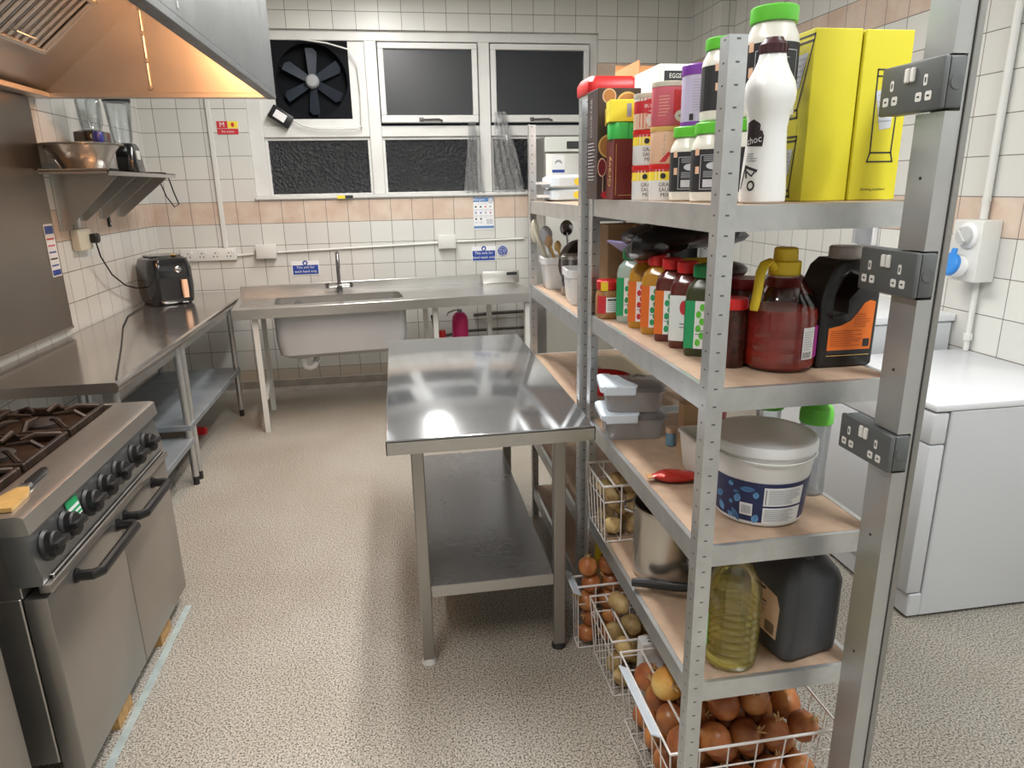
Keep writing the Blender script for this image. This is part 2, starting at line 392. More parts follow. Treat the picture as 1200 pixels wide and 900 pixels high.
    def blob(s, c, rad, rot=None, amp=0.08, seed=0, u=14, v=9):
        q = random.Random(seed); ph = [(q.uniform(0, 6), q.uniform(1, 3), q.uniform(-1, 1), q.uniform(-1, 1), q.uniform(-1, 1)) for _ in range(4)]
        R = rot or Matrix.Identity(3)
        def P(d):
            k = 1 + amp*sum(math.sin(f*2*(d.x*a+d.y*b+d.z*e)+p) for p, f, a, b, e in ph)/2
            return Vector(c) + R @ Vector((d.x*rad[0]*k, d.y*rad[1]*k, d.z*rad[2]*k))
        rings = []
        for j in range(v+1):
            t = PI*j/v
            if j in (0, v): rings.append([s.bm.verts.new(P(Vector((0, 0, math.cos(t)))))])
            else: rings.append([s.bm.verts.new(P(Vector((math.sin(t)*math.cos(2*PI*i/u), math.sin(t)*math.sin(2*PI*i/u), math.cos(t))))) for i in range(u)])
        for a, b in zip(rings, rings[1:]):
            for i in range(u):
                k = (i+1) % u
                if len(a) == 1: s.face([a[0], b[i], b[k]])
                elif len(b) == 1: s.face([a[i], b[0], a[k]])
                else: s.face([a[i], b[i], b[k], a[k]])
        return s
    def flat(s, pts, fn):
        """a flat figure mapped by fn(x, y) onto a surface"""
        xs = sorted(p[0] for p in pts); w_ = xs[-1]-xs[0]; ym = sum(p[1] for p in pts)/len(pts)
        bend = (fn((xs[0]+xs[-1])/2, ym) - (fn(xs[0], ym)+fn(xs[-1], ym))/2).length
        if bend < 0.0002: return s.poly([fn(x, y) for x, y in pts])
        n = max(2, int(w_/0.005)); cut = sorted(set([round(xs[0]+w_*i/n, 6) for i in range(n+1)] + [round(x, 6) for x in xs])); col = []
        for x in cut:
            x_ = min(max(x, xs[0]+1e-7), xs[-1]-1e-7); ys = []
            for (ax, ay), (bx, by) in zip(pts, list(pts[1:])+[pts[0]]):
                if min(ax, bx) <= x_ <= max(ax, bx) and abs(bx-ax) > 1e-9: ys.append(ay+(by-ay)*(x_-ax)/(bx-ax))
            if ys: col.append((x, min(ys), max(ys)))
        for a, b in zip(col, col[1:]):
            q = [(a[0], a[1]), (b[0], b[1]), (b[0], b[2]), (a[0], a[2])]
            if a[2]-a[1] < 1e-6: q = q[:3]
            elif b[2]-b[1] < 1e-6: q = [q[0], q[1], q[3]]
            s.poly([fn(x, y) for x, y in q])
        return s
    def rect(s, x0, x1, y0, y1, fn, n=1):
        xs = [x0 + (x1-x0)*i/n for i in range(n+1)]
        A = [s.bm.verts.new(fn(x, y0)) for x in xs]; B = [s.bm.verts.new(fn(x, y1)) for x in xs]
        for i in range(n): s.face([A[i], A[i+1], B[i+1], B[i]])
        return s
    def disc(s, cx, cy, rx, ry, fn, n=18, rot=0, r0=0):
        o = []
        for i in range(n):
            a = 2*PI*i/n; x, y = rx*math.cos(a), ry*math.sin(a)
            o.append((cx + x*math.cos(rot)-y*math.sin(rot), cy + x*math.sin(rot)+y*math.cos(rot)))
        if not r0: return s.flat(o, fn)
        inn = [(cx+(x-cx)*r0, cy+(y-cy)*r0) for x, y in o]
        A = [s.bm.verts.new(fn(*p)) for p in o]; B = [s.bm.verts.new(fn(*p)) for p in inn]
        for i in range(n): s.face([A[i], A[(i+1) % n], B[(i+1) % n], B[i]])
        return s
    def line(s, pts, w, fn, closed=False):
        n = len(pts)
        for i in range(n if closed else n-1):
            a, b = Vector(pts[i]), Vector(pts[(i+1) % n]); d = (b-a).normalized(); nn = Vector((-d.y, d.x))*w/2; e = d*w/2
            s.flat([a-nn-e, b-nn+e, b+nn+e, a+nn-e], fn)
        return s
    def text(s, body, size, fn, x=0, y=0, rot=0, sx=1.0):
        cu = bpy.data.curves.new('t', 'FONT'); cu.body = body; cu.size = size; cu.align_x = 'CENTER'; cu.align_y = 'CENTER'; cu.resolution_u = 2; cu.fill_mode = 'FRONT'
        ob = bpy.data.objects.new('t', cu); me = bpy.data.meshes.new_from_object(ob)
        vs = []
        for v in me.vertices:
            a, b = v.co.x*sx, v.co.y
            vs.append(s.bm.verts.new(fn(x + a*math.cos(rot)-b*math.sin(rot), y + a*math.sin(rot)+b*math.cos(rot))))
        for p in me.polygons: s.face([vs[i] for i in p.vertices])
        bpy.data.objects.remove(ob); bpy.data.curves.remove(cu); bpy.data.meshes.remove(me)
        return s
    def build(s, name, parent=None, loc=None, smooth=35, fix=True):
        off = Vector(loc) if loc is not None else OFF.get(parent.name, Vector((0, 0, 0))) if parent else Vector((0, 0, 0))
        if off.length: bmesh.ops.translate(s.bm, verts=s.bm.verts, vec=-off)
        if fix: bmesh.ops.recalc_face_normals(s.bm, faces=s.bm.faces)
        me = bpy.data.meshes.new(name); s.bm.to_mesh(me); s.bm.free()
        for m in s.mats: me.materials.append(m)
        if smooth:
            me.shade_smooth(); me.set_sharp_from_angle(angle=math.radians(smooth))
        o = bpy.data.objects.new(name, me); C.objects.link(o)
        if parent:
            o.parent = parent; OFF[o.name] = off
        elif loc is not None: o.location = loc
        return o

OFF = {}
def tag(o, label, cat, group=None):
    o['label'] = label; o['category'] = cat
    if group: o['group'] = group
    return o
def thing(name, label, cat, loc=(0, 0, 0), rz=0, group=None, world=False):
    o = bpy.data.objects.new(name, None); C.objects.link(o); o.empty_display_size = 0.05
    o.location = loc; o.rotation_euler = (0, 0, rz)
    OFF[o.name] = Vector(loc) if world else Vector((0, 0, 0))
    return tag(o, label, cat, group)
def struct(o): o['kind'] = 'structure'; return o
def dup(o, loc, rz=0, label=None, group=None, rot=None):
    c = o.copy(); C.objects.link(c); c.location = loc; c.rotation_euler = rot or (0, 0, rz)
    if label: c['label'] = label
    if group: c['group'] = group
    def rec(src, dst):
        for ch in list(src.children):
            k = ch.copy(); C.objects.link(k); k.parent = dst; rec(ch, k)
    rec(o, c); return c
def plane(o, u, v):
    o, u, v = Vector(o), Vector(u), Vector(v)
    return lambda x, y: o + u*x + v*y
def wrap(r, a0=-PI/2, c=(0, 0), k=0.0, z0=0.0):
    """onto a cylinder of radius r (growing k per metre of height), x along its girth from angle a0"""
    def f(x, y):
        rr = r + k*(y-z0); a = a0 + x/r
        return Vector((c[0] + rr*math.cos(a), c[1] + rr*math.sin(a), y))
    return f
def tolines(mb, fn, x0, x1, y0, y1, n, w=0.0016, seed=1, k=4):
    """rows of small print, too fine to read"""
    q = random.Random(seed)
    for i in range(n):
        y = y1 - (y1-y0)*(i+0.5)/n; e = x1 - (x1-x0)*q.uniform(0, 0.35)
        mb.rect(x0, e, y-w/2, y+w/2, fn, k)
def arc(cx, cy, r, a0, a1, n):
    return [(cx + r*math.cos(a0+(a1-a0)*i/n), cy + r*math.sin(a0+(a1-a0)*i/n)) for i in range(n+1)]

# ------------------------------------------------------------------ camera (eye 1.6 m above the floor)
pitch, yaw, roll = [math.radians(a) for a in (16.064, 9.1315, 1.061)]
fw = Vector((math.sin(yaw)*math.cos(pitch), math.cos(yaw)*math.cos(pitch), -math.sin(pitch)))
rt = Vector((math.cos(yaw), -math.sin(yaw), 0)); dn = fw.cross(rt)
rt2 = rt*math.cos(roll) + dn*math.sin(roll); dn2 = dn*math.cos(roll) - rt*math.sin(roll)
cam = bpy.data.cameras.new('camera'); cam.sensor_width = 36; cam.lens = 806.1/1200*36; cam.clip_start = 0.05
co = bpy.data.objects.new('camera', cam); C.objects.link(co)
Mx = Matrix((rt2, -dn2, -fw)).transposed().to_4x4(); Mx.translation = (0, 0, 1.6); co.matrix_world = Mx
bpy.context.scene.camera = co
vs = bpy.context.scene.view_settings
vs.view_transform = 'Standard'; vs.look = 'None'; vs.gamma = 1; vs.use_curve_mapping = False; vs.exposure = 0.0

# ------------------------------------------------------------------ room shell
YB, XL, XR, ZC = 5.73, -1.80, 2.52, 3.05
mb = MB(floorm); mb.box(-2.0, 2.8, -2.2, 6.0, -0.1, 0); struct(mb.build('floor', smooth=0))
mb = MB(ceilm); mb.box(-2.0, 2.8, -2.2, 6.0, ZC, ZC+0.1); struct(mb.build('ceiling', smooth=0))
WX0, WX1, WZ0, WZ1 = -1.05, 1.66, 1.53, 2.735
mb = MB(tile)
mb.box(-2.0, WX0, YB, YB+0.2, 0, ZC); mb.box(WX1, 2.8, YB, YB+0.2, 0, ZC)
mb.box(WX0, WX1, YB, YB+0.2, 0, WZ0); mb.box(WX0, WX1, YB, YB+0.2, WZ1, ZC)
struct(mb.build('wall_back', smooth=0))
mb = MB(tile); mb.box(XL-0.2, XL, -2.0, YB, 0, ZC); struct(mb.build('wall_left', smooth=0))
mb = MB(tile); mb.prism([(2.415, YB), (2.415, 5.183), (XR, 5.183), (XR, -2.0), (2.8, -2.0), (2.8, YB)], 'xy', 0, ZC); struct(mb.build('wall_right', smooth=0))
mb = MB(tile); mb.box(-2.0, 2.8, -2.2, -2.0, 0, ZC); struct(mb.build('wall_front', smooth=0))
mb = MB(greytrim); mb.prism([(YB-0.001, 0.001), (YB-0.05, 0.001), (YB-0.035, 0.012), (YB-0.012, 0.03), (YB-0.008, 0.09), (YB-0.001, 0.095)], 'yz', XL+0.001, 2.41); struct(mb.build('baseboard_back'))
mb = MB(greytrim); mb.prism([(XL+0.001, 0.001), (XL+0.05, 0.001), (XL+0.035, 0.012), (XL+0.012, 0.03), (XL+0.008, 0.09), (XL+0.001, 0.095)], 'xz', 2.7, YB-0.05); struct(mb.build('baseboard_left'))
mb = MB(paleblue); mb.box(-0.93, -0.905, 1.2, 2.60, 0, 0.0012); struct(mb.build('trim_1', smooth=0))

# window: a painted timber frame of three bays and two rows
YF = 5.77
def wbar(x0, x1, z0, z1, y0=YF, y1=YF+0.09, m=None): w.box(x0, x1, y0, y1, z0, z1, 0.004, 1)
wroot = bpy.data.objects.new('window_1', None); C.objects.link(wroot); wroot['kind'] = 'structure'; OFF['window_1'] = Vector((0, 0, 0))
w = MB(whitewood)
wbar(WX0, WX1, 2.665, WZ1); wbar(WX0, WX1, WZ0, 1.555, YF-0.06)
wbar(WX0, -0.945, 1.555, 2.665); wbar(1.60, WX1, 1.555, 2.665)
wbar(-0.152, -0.062, 1.555, 2.665, YF-0.012); wbar(0.705, 0.795, 1.555, 2.665, YF-0.012)
wbar(-0.945, -0.152, 1.985, 2.065); wbar(-0.062, 0.705, 1.985, 2.065); wbar(0.795, 1.60, 1.985, 2.065)
# blanking board round the fan
w.box(-0.945, -0.835, YF+0.02, YF+0.04, 2.065, 2.665); w.box(-0.275, -0.152, YF+0.02, YF+0.04, 2.065, 2.665)
w.box(-0.835, -0.275, YF+0.02, YF+0.04, 2.065, 2.118)
w.build('frame', wroot)
def fixed(x0, x1, z0, z1):
    q = MB(whitewood); d = 0.022
    for a in ((x0, x1, z1-d, z1), (x0, x1, z0, z0+d*0.6), (x0, x0+d, z0+d*0.6, z1-d), (x1-d, x1, z0+d*0.6, z1-d)): q.box(a[0], a[1], YF+0.02, YF+0.05, a[2], a[3], 0.003, 1)
    b = q.build('glazing_bead', wroot)
    q = MB(pane_o); q.box(x0+d*0.5, x1-d*0.5, YF+0.034, YF+0.04, z0+0.005, z1-d*0.5); q.build('pane', wroot, smooth=0)
fixed(-0.945, -0.152, 1.555, 1.985); fixed(-0.062, 0.705, 1.555, 1.985); fixed(0.795, 1.60, 1.555, 1.985)
def sash(x0, x1, z0, z1):
    q = MB(whitewood); d = 0.042
    for a in ((x0, x1, z1-d, z1), (x0, x1, z0, z0+d*1.3), (x0, x0+d, z0+d*1.3, z1-d), (x1-d, x1, z0+d*1.3, z1-d)): q.box(a[0], a[1], YF-0.035, YF+0.02, a[2], a[3], 0.004, 1)
    b = q.build('opening_sash', wroot)
    q = MB(pane_m); q.box(x0+d*0.7, x1-d*0.7, YF-0.01, YF-0.004, z0+d, z1-d*0.7); q.build('pane', wroot, smooth=0)
    q = MB(dkchrome); xm = (x0+x1)/2
    q.tube([(xm-0.08, YF-0.045, z0+0.02), (xm+0.06, YF-0.05, z0+0.022), (xm+0.09, YF-0.05, z0+0.012)], 0.008, 8); q.box(xm-0.09, xm-0.055, YF-0.045, YF-0.035, z0+0.008, z0+0.036, 0.003, 1)
    q.build('stay', b)
sash(-0.055, 0.698, 2.085, 2.652); sash(0.802, 1.588, 2.085, 2.652)

# hazard tape stub on the sill
mb = MB(yellowl); mb.box(-0.435, -0.375, 5.700, 5.709, 1.528, 1.552); mb.use(inkblack); mb.box(-0.375, -0.315, 5.700, 5.709, 1.530, 1.552)
tag(mb.build('hazard_tape', loc=(-0.375, 5.705, 1.54)), 'short strip of yellow and black hazard tape on the white window sill', 'tape')

# extractor fan in the top left bay
f = thing('extractor_fan', 'black wall fan with blue grey blades in the top left window bay', 'fan', (-0.555, YF+0.02, 2.39))
mb = MB(fanback); mb.prism([(-0.28, -0.272), (0.28, -0.272), (0.28, 0.275), (-0.28, 0.275)], 'xz', 0.0, 0.03, [arc(0, 0, 0.262, 0, 2*PI, 40)[:-1]])
mb.box(-0.28, 0.28, 0.12, 0.13, -0.272, 0.275); mb.build('housing', f)
for k in range(6):
    mb = MB(fanblade); a = PI/2 + k*PI/3
    Mk = Matrix.Rotation(-a, 4, 'Y') @ Matrix.Rotation(0.45, 4, 'X')
    pts = [(0.045, -0.028), (0.21, -0.05), (0.236, -0.02), (0.232, 0.04), (0.05, 0.03)]
    A = [mb.bm.verts.new(Mk @ Vector((u, -0.002, v)) + Vector((0, 0.06, 0))) for u, v in pts]; B = [mb.bm.verts.new(Mk @ Vector((u, 0.002, v)) + Vector((0, 0.06, 0))) for u, v in pts]
    mb.face(A); mb.face(B[::-1])
    for i in range(5): mb.face([A[i], B[i], B[(i+1) % 5], A[(i+1) % 5]])
    mb.build('blade', f)
mb = MB(plain('fan_hub_grey', (0.28, 0.29, 0.30), 0.5)); mb.lathe([(0, 0.0), (0.038, 0.004), (0.05, 0.02), (0.05, 0.06), (0, 0.06)], 24, M=Matrix.Rotation(-PI/2, 4, 'X')); mb.build('hub', f)
mb = MB(black)
for k in range(3):
    a = 0.6 + k*2*PI/3; mb.cyl((0, 0.09, 0), (0.265*math.cos(a), 0.10, 0.265*math.sin(a)), 0.006, 8)
mb.build('motor_bracket', f)

s = thing('fan_switch', 'tilted black fan switch with a white label below the window fan', 'switch', (-0.80, 5.745, 2.13))
R = Matrix.Rotation(0.6, 4, 'Y')
mb = MB(black); mb.box(-0.085, 0.085, -0.03, 0.01, -0.05, 0.05, 0.008, 2, M=R); mb.build('case', s)
mb = MB(white); mb.box(-0.05, 0.04, -0.036, -0.03, -0.028, 0.03, 0.002, 1, M=R); mb.build('label_plate', s)
mb = MB(offwhite)
pts = [(-0.76, 5.735, 2.16)]
pts = [(-0.74, 5.74, 2.13), (-0.66, 5.735, 2.07), (-0.55, 5.735, 2.045), (-0.38, 5.735, 2.04), (-0.25, 5.735, 2.045), (-0.21, 5.735, 2.06), (-0.20, 5.735, 2.3), (-0.21, 5.735, 2.5), (-0.27, 5.735, 2.6), (-0.42, 5.735, 2.64), (-0.62, 5.735, 2.665)]
mb.tube(pts, 0.006, 6); tag(mb.build('fan_cable', loc=(-0.5, 5.735, 2.05)), 'thin white cable looping round the black window fan', 'cable')

# clear film hanging at the right hand lower panes
def film(name, x0, x1, z0, z1, seed, label):
    q = random.Random(seed); mb = MB(sheetp); nu, nv = 14, 14
    g = [[mb.bm.verts.new((x0 + (x1-x0)*((i/nu)*(0.35+0.65*(1-j/nv)) + (0.5 if seed == 1 else 0.1)*(j/nv)*0.65), 5.70 + 0.018*math.sin(i*1.7+j*0.6+seed) + 0.01*q.random(), z0 + (z1-z0)*j/nv)) for i in range(nu+1)] for j in range(nv+1)]
    for j in range(nv):
        for i in range(nu): mb.face([g[j][i], g[j][i+1], g[j+1][i+1], g[j+1][i]])
    tag(mb.build(name, loc=((x0+x1)/2, 5.70, z0), fix=False), label, 'plastic sheet')
film('plastic_sheet', 0.56, 0.72, 1.56, 2.09, 1, 'crumpled clear plastic film hanging beside the middle lower pane')
film('plastic_sheet', 0.80, 1.06, 1.56, 2.16, 2, 'clear plastic film hanging across the right lower pane')

# ------------------------------------------------------------------ back wall fittings
def plate(name, x0, x1, z0, z1, label, cat, d=0.035, mat=offwhite, bev=0.006, group=None):
    t = thing(name, label, cat, ((x0+x1)/2, YB, (z0+z1)/2), group=group)
    hx, hz = (x1-x0)/2, (z1-z0)/2
    mb = MB(mat); mb.box(-hx, hx, -d, -0.001, -hz, hz, bev, 2); mb.build('faceplate', t)
    return t, hx, hz, d
t, hx, hz, d = plate('wall_socket', -1.645, -1.235, 1.083, 1.175, 'long white quad socket on the back wall above the air fryer', 'socket')
mb = MB(inkblack)
for k in range(4):
    cx = -hx + 0.055 + k*(2*hx-0.11)/3
    for dx, dz in ((0, 0.012), (-0.013, -0.014), (0.013, -0.014)): mb.box(cx+dx-0.003, cx+dx+0.003, -d-0.0015, -d+0.001, dz-0.006, dz+0.006)
mb.build('pin_holes', t)
mb = MB(white)
for k in range(4):
    cx = -hx + 0.055 + k*(2*hx-0.11)/3
    mb.box(cx+0.020, cx+0.034, -d-0.004, -d+0.001, 0.010, 0.034, 0.002, 1)
mb.build('rocker_switches', t)
for x0, x1, z0, z1, lb in ((-1.080, -0.935, 1.092, 1.192, 'white junction box on the back wall left of the sink tap'), (0.335, 0.470, 1.125, 1.225, 'white junction box on the back wall above the sink, left of the poster')):
    t, hx, hz, d = plate('junction_box', x0, x1, z0, z1, lb, 'junction box', 0.05)
    mb = MB(offwhite); mb.box(-hx-0.004, hx+0.004, -d-0.008, -d+0.001, -hz-0.004, hz+0.004, 0.004, 2); mb.build('cover', t)
mb = MB(offwhite); mb.box(-1.327, -1.295, YB-0.02, YB-0.001, 1.176, ZC, 0.003, 1)
tag(mb.build('cable_trunking', loc=(-1.31, YB, 1.18)), 'vertical white cable trunking running up the back wall from the quad socket', 'trunking')
mb = MB(offwhite); mb.tube([(-1.232, YB-0.012, 1.115), (-1.085, YB-0.012, 1.125)], 0.009, 8)
tag(mb.build('conduit_pipe', loc=(-1.16, YB-0.012, 1.12)), 'short white conduit between the quad socket and the junction box', 'conduit')
mb = MB(offwhite); mb.tube([(-0.930, YB-0.012, 1.13), (0.330, YB-0.012, 1.165)], 0.009, 8)
tag(mb.build('conduit_pipe', loc=(-0.3, YB-0.012, 1.14)), 'long white conduit along the tiles behind the sink tap', 'conduit')
mb = MB(offwhite); mb.tube([(0.475, YB-0.012, 1.17), (1.04, YB-0.012, 1.18)], 0.009, 8)
tag(mb.build('conduit_pipe', loc=(0.75, YB-0.012, 1.17)), 'white conduit on the tiles below the poster', 'conduit')

def sign(name, x0, x1, z0, z1, label, draw, mat=paper, d=0.003, cat='sign'):
    t = thing(name, label, cat, ((x0+x1)/2, YB-0.001, (z0+z1)/2)); hx, hz = (x1-x0)/2, (z1-z0)/2
    mb = MB(mat); mb.box(-hx, hx, -d, 0, -hz, hz); mb.build('backing', t, smooth=0)
    mb = MB(); draw(mb, plane((0, -d-0.0008, 0), (1, 0, 0), (0, 0, 1)), hx, hz); mb.build('print', t, smooth=0, fix=False)
    return t
def sinksign(l1, l2):
    def dr(mb, fn, hx, hz):
        mb.use(signblue); mb.rect(-hx*0.94, hx*0.94, -hz*0.9, hz*0.42, fn)
        mb.disc(0, hz*0.72, 0.020, 0.020, fn)
        fn2 = lambda x, y: fn(x, y) + Vector((0, -0.0006, 0))
        mb.use(white_ink); mb.text(l1, hz*0.50, fn2, 0, hz*0.10); mb.text(l2, hz*0.50, fn2, 0, -hz*0.48)
        mb.disc(0, hz*0.68, 0.009, 0.011, fn2)
    return dr
sign('sink_sign', -0.835, -0.625, 0.945, 1.055, 'blue and white notice on the tiles left of the sink tap', sinksign('This sink for', 'wash hand only'))
sign('sink_sign', 0.605, 0.805, 1.005, 1.125, 'rectangular blue notice on the tiles below the poster', sinksign('This sink for', 'hand wash only'))
def rnd_sign(mb, fn, hx, hz):
    mb.use(signblue); mb.disc(0, 0, hx*0.95, hx*0.95, fn, 28)
    fn2 = lambda x, y: fn(x, y) + Vector((0, -0.0006, 0)); mb.use(white_ink)
    for k, l in enumerate(('NOTICE', 'Now wash', 'your hands', 'after use', 'please')): mb.text(l, 0.016, fn2, 0, 0.028-0.015*k)
t = thing('round_sign', 'round blue hand washing notice beside the rectangular one under the poster', 'sign', (0.862, YB-0.001, 1.085))
mb = MB(paper); mb.lathe([(0, 0), (0.046, 0), (0.046, 0.003), (0, 0.003)], 28, M=Matrix.Rotation(PI/2, 4, 'X')); mb.build('backing', t)
mb = MB(); rnd_sign(mb, plane((0, -0.0042, 0), (1, 0, 0), (0, 0, 1)), 0.044, 0.044); mb.build('print', t, smooth=0, fix=False)
def poster(mb, fn, hx, hz):
    fn2 = lambda x, y: fn(x, y) + Vector((0, -0.0006, 0))
    mb.use(posterblue); mb.rect(-hx, hx, hz*0.72, hz, fn); mb.rect(-hx, hx, -hz*0.93, -hz*0.78, fn)
    mb.use(white_ink); mb.text('Allergens', 0.025, fn2, -hx*0.45, hz*0.86)
    mb.use(palegrey); mb.disc(hx*0.72, hz*0.78, 0.020, 0.024, fn2); mb.rect(-hx*0.75, hx*0.4, hz*0.58, hz*0.62, fn)
    q = random.Random(3)
    for j in range(3):
        for i in range(4):
            if j == 2 and i > 1: continue
            x, y = -hx*0.76 + i*hx*0.48, hz*(0.42-0.38*j)
            mb.use(q.choice((posterblue, inkblack, pinkp, greyprint))); mb.disc(x, y, 0.008, 0.007, fn2, 10)
            mb.use(palegrey); mb.rect(x-0.015, x+0.02, y-0.025, y-0.020, fn); mb.rect(x-0.015, x+0.015, y-0.035, y-0.031, fn)
    mb.rect(hx*0.25, hx*0.9, -hz*0.68, -hz*0.35, fn)
sign('allergen_poster', 0.630, 0.795, 1.262, 1.515, 'blue headed white information poster on the pink tile band', poster, cat='poster')
def fire(mb, fn, hx, hz):
    fn2 = lambda x, y: fn(x, y) + Vector((0, -0.0006, 0))
    mb.use(redp); mb.rect(-hx, hx*0.02, -hz*0.1, hz, fn); mb.rect(-hx, hx, -hz, -hz*0.15, fn)
    mb.use(yellowl); mb.rect(hx*0.04, hx, -hz*0.1, hz, fn); mb.use(redp); mb.disc(hx*0.5, hz*0.45, 0.012, 0.016, fn2, 12)
    mb.use(white_ink); mb.text('M', 0.05, fn2, -hx*0.5, hz*0.45); mb.text('fire action', 0.022, fn2, 0, -hz*0.58)
sign('fire_sign', -1.265, -1.115, 2.008, 2.100, 'small red and yellow fire sign on the tiles left of the window', fire, paper)

# ------------------------------------------------------------------ left wall: splash panel, shelf, plug
p = thing('splash_panel', 'tall brown steel splash panel on the left wall under the hood', 'splash panel', (XL, 2.4, 0.895))
mb = MB(steel('splash_panel_steel', (0.27, 0.24, 0.21), 0.32, (60, 60, 2))); mb.box(0.001, 0.018, -1.9, 1.67, 0, 1.178, 0.003, 1); mb.build('sheet', p)
mb = MB(ss_dull); mb.box(0.001, 0.022, -1.9, 1.67, 0.0, 0.012); mb.build('lower_trim', p)
t = thing('cleaning_rota', 'narrow white notice with coloured lines stuck on the splash panel edge', 'notice', (XL+0.019, 4.0, 1.318))
mb = MB(paper); mb.box(0, 0.002, -0.05, 0.05, -0.135, 0.135); mb.build('sheet', t, smooth=0)
mb = MB(); fn = plane((0.003, 0, 0), (0, 1, 0), (0, 0, 1)); mb.use(signblue); mb.rect(-0.045, 0.045, 0.085, 0.125, fn); mb.rect(-0.045, 0.045, -0.128, -0.10, fn)
for k, m in enumerate((redp, pinkp, signblue, inkblack, signblue)): mb.use(m); mb.rect(-0.042, 0.035, 0.055-0.034*k, 0.063-0.034*k, fn)
mb.build('print', t, smooth=0, fix=False)

w = thing('wall_shelf', 'stainless steel wall shelf on four triangular brackets by the hood', 'shelf', (XL, 4.5, 1.712), world=True)
mb = MB(ss); mb.box(XL+0.001, -1.44, 3.99, 5.14, 1.712, 1.716); mb.box(-1.446, -1.44, 3.99, 5.14, 1.690, 1.716); mb.box(XL+0.001, XL+0.005, 4.08, 5.14, 1.716, 1.76)
mb.box(XL+0.03, -1.44, 3.99, 3.995, 1.700, 1.725); mb.build('shelf_top', w)
for k, y in enumerate((4.185, 4.466, 4.754, 5.048)):
    mb = MB(ss); mb.prism([(XL+0.001, 1.405 if k == 0 else 1.45), (XL+0.03, 1.405 if k == 0 else 1.45), (-1.47, 1.69), (-1.47, 1.711), (XL+0.001, 1.711)], 'xz', y-0.002, y+0.002)
    mb.box(XL+0.001, XL+0.006, y-0.018, y+0.002, 1.405 if k == 0 else 1.45, 1.711); mb.build('bracket', w)
b = thing('mixing_bowl', 'wide brushed steel mixing bowl on the wall shelf', 'bowl', (-1.605, 4.15, 1.717))
mb = MB(ss); mb.lathe([(0.10, 0), (0.105, 0.004), (0.125, 0.05), (0.150, 0.095), (0.175, 0.125), (0.195, 0.130), (0.197, 0.134), (0.190, 0.136), (0.172, 0.129), (0.147, 0.098), (0.121, 0.052), (0.10, 0.008), (0, 0.006)], 40); mb.build('body', b)
mb = MB(chrome); mb.tube([(-0.150, -0.085, 0.115), (-0.135, -0.12, 0.10), (-0.10, -0.118, 0.06), (-0.085, -0.10, 0.02), (-0.085, -0.095, 0.003)], 0.005, 8); mb.build('handle', b)
b = thing('jug_blender', 'jug blender with black lid and clear jug on the wall shelf', 'blender', (-1.60, 4.74, 1.717))
mb = MB(blackgl); mb.rblock([(0.085, 0.085, 0.03, 0), (0.085, 0.085, 0.03, 0.015), (0.07, 0.075, 0.03, 0.15), (0.06, 0.06, 0.03, 0.17)]); mb.build('motor_base', b)
mb = MB(clearp); mb.lathe([(0.052, 0.172), (0.056, 0.19), (0.074, 0.405), (0.071, 0.405), (0.053, 0.19), (0.048, 0.178)], 24); mb.build('jug', b)
mb = MB(black); mb.lathe([(0.076, 0.405), (0.078, 0.432), (0.04, 0.437), (0.036, 0.46), (0, 0.46)], 24); mb.build('lid', b)
mb = MB(offwhite); mb.box(0.071, 0.078, -0.03, 0.03, 0.03, 0.13, 0.003, 1); mb.build('side_panel', b)
b = thing('food_processor', 'small food processor with dark base and clear beaker behind the steel bowl', 'food processor', (-1.66, 4.46, 1.717))
mb = MB(ss); mb.rblock([(0.085, 0.075, 0.02, 0.012), (0.085, 0.075, 0.02, 0.15), (0.075, 0.068, 0.02, 0.165)]); mb.use(black); mb.rblock([(0.088, 0.078, 0.02, 0), (0.088, 0.078, 0.02, 0.02)]); mb.build('base', b)
mb = MB(blackgl); mb.rblock([(0.08, 0.07, 0.02, 0.166), (0.078, 0.068, 0.02, 0.215), (0.05, 0.05, 0.02, 0.225)]); mb.use(chrome); mb.lathe([(0, 0), (0.016, 0), (0.016, 0.012), (0, 0.014)], 16, (0.035, -0.073, 0.19), M=Matrix.Rotation(PI/2, 4, 'X')); mb.build('control_panel', b)
mb = MB(clearp); mb.lathe([(0.048, 0.226), (0.05, 0.24), (0.062, 0.40), (0.059, 0.40), (0.047, 0.242)], 22); mb.build('beaker', b)
b = thing('blue_capped_bottle', 'clear bottle with a royal blue cap upside down by the blender', 'bottle', (-1.59, 4.345, 1.717))
mb = MB(plain('royal_blue_cap', (0.03, 0.04, 0.30), 0.35)); mb.lathe([(0.024, 0.145), (0.027, 0.15), (0.027, 0.20), (0.022, 0.21)], 18); mb.build('cap', b)
mb = MB(clearp); mb.lathe([(0.018, 0.211), (0.036, 0.25), (0.038, 0.36), (0.03, 0.375), (0.0, 0.375)], 18); mb.build('body', b)
mb = MB(ss); mb.lathe([(0.03, 0), (0.03, 0.004), (0.008, 0.01), (0.008, 0.145), (0, 0.146)], 16); mb.build('holder', b)
mb = MB(black)
mb.tube([(-1.53, 4.86, 1.722), (-1.49, 5.0, 1.722), (-1.50, 5.13, 1.724), (-1.50, 5.19, 1.69), (-1.49, 5.22, 1.60), (-1.47, 5.23, 1.52), (-1.50, 5.23, 1.50), (-1.54, 5.22, 1.57), (-1.56, 5.20, 1.66), (-1.57, 5.17, 1.722), (-1.60, 5.08, 1.722), (-1.62, 4.95, 1.722)], 0.0045, 6)
tag(mb.build('power_cable', loc=(-1.53, 5.0, 1.72)), 'thin black cable dangling from the far end of the wall shelf', 'cable')

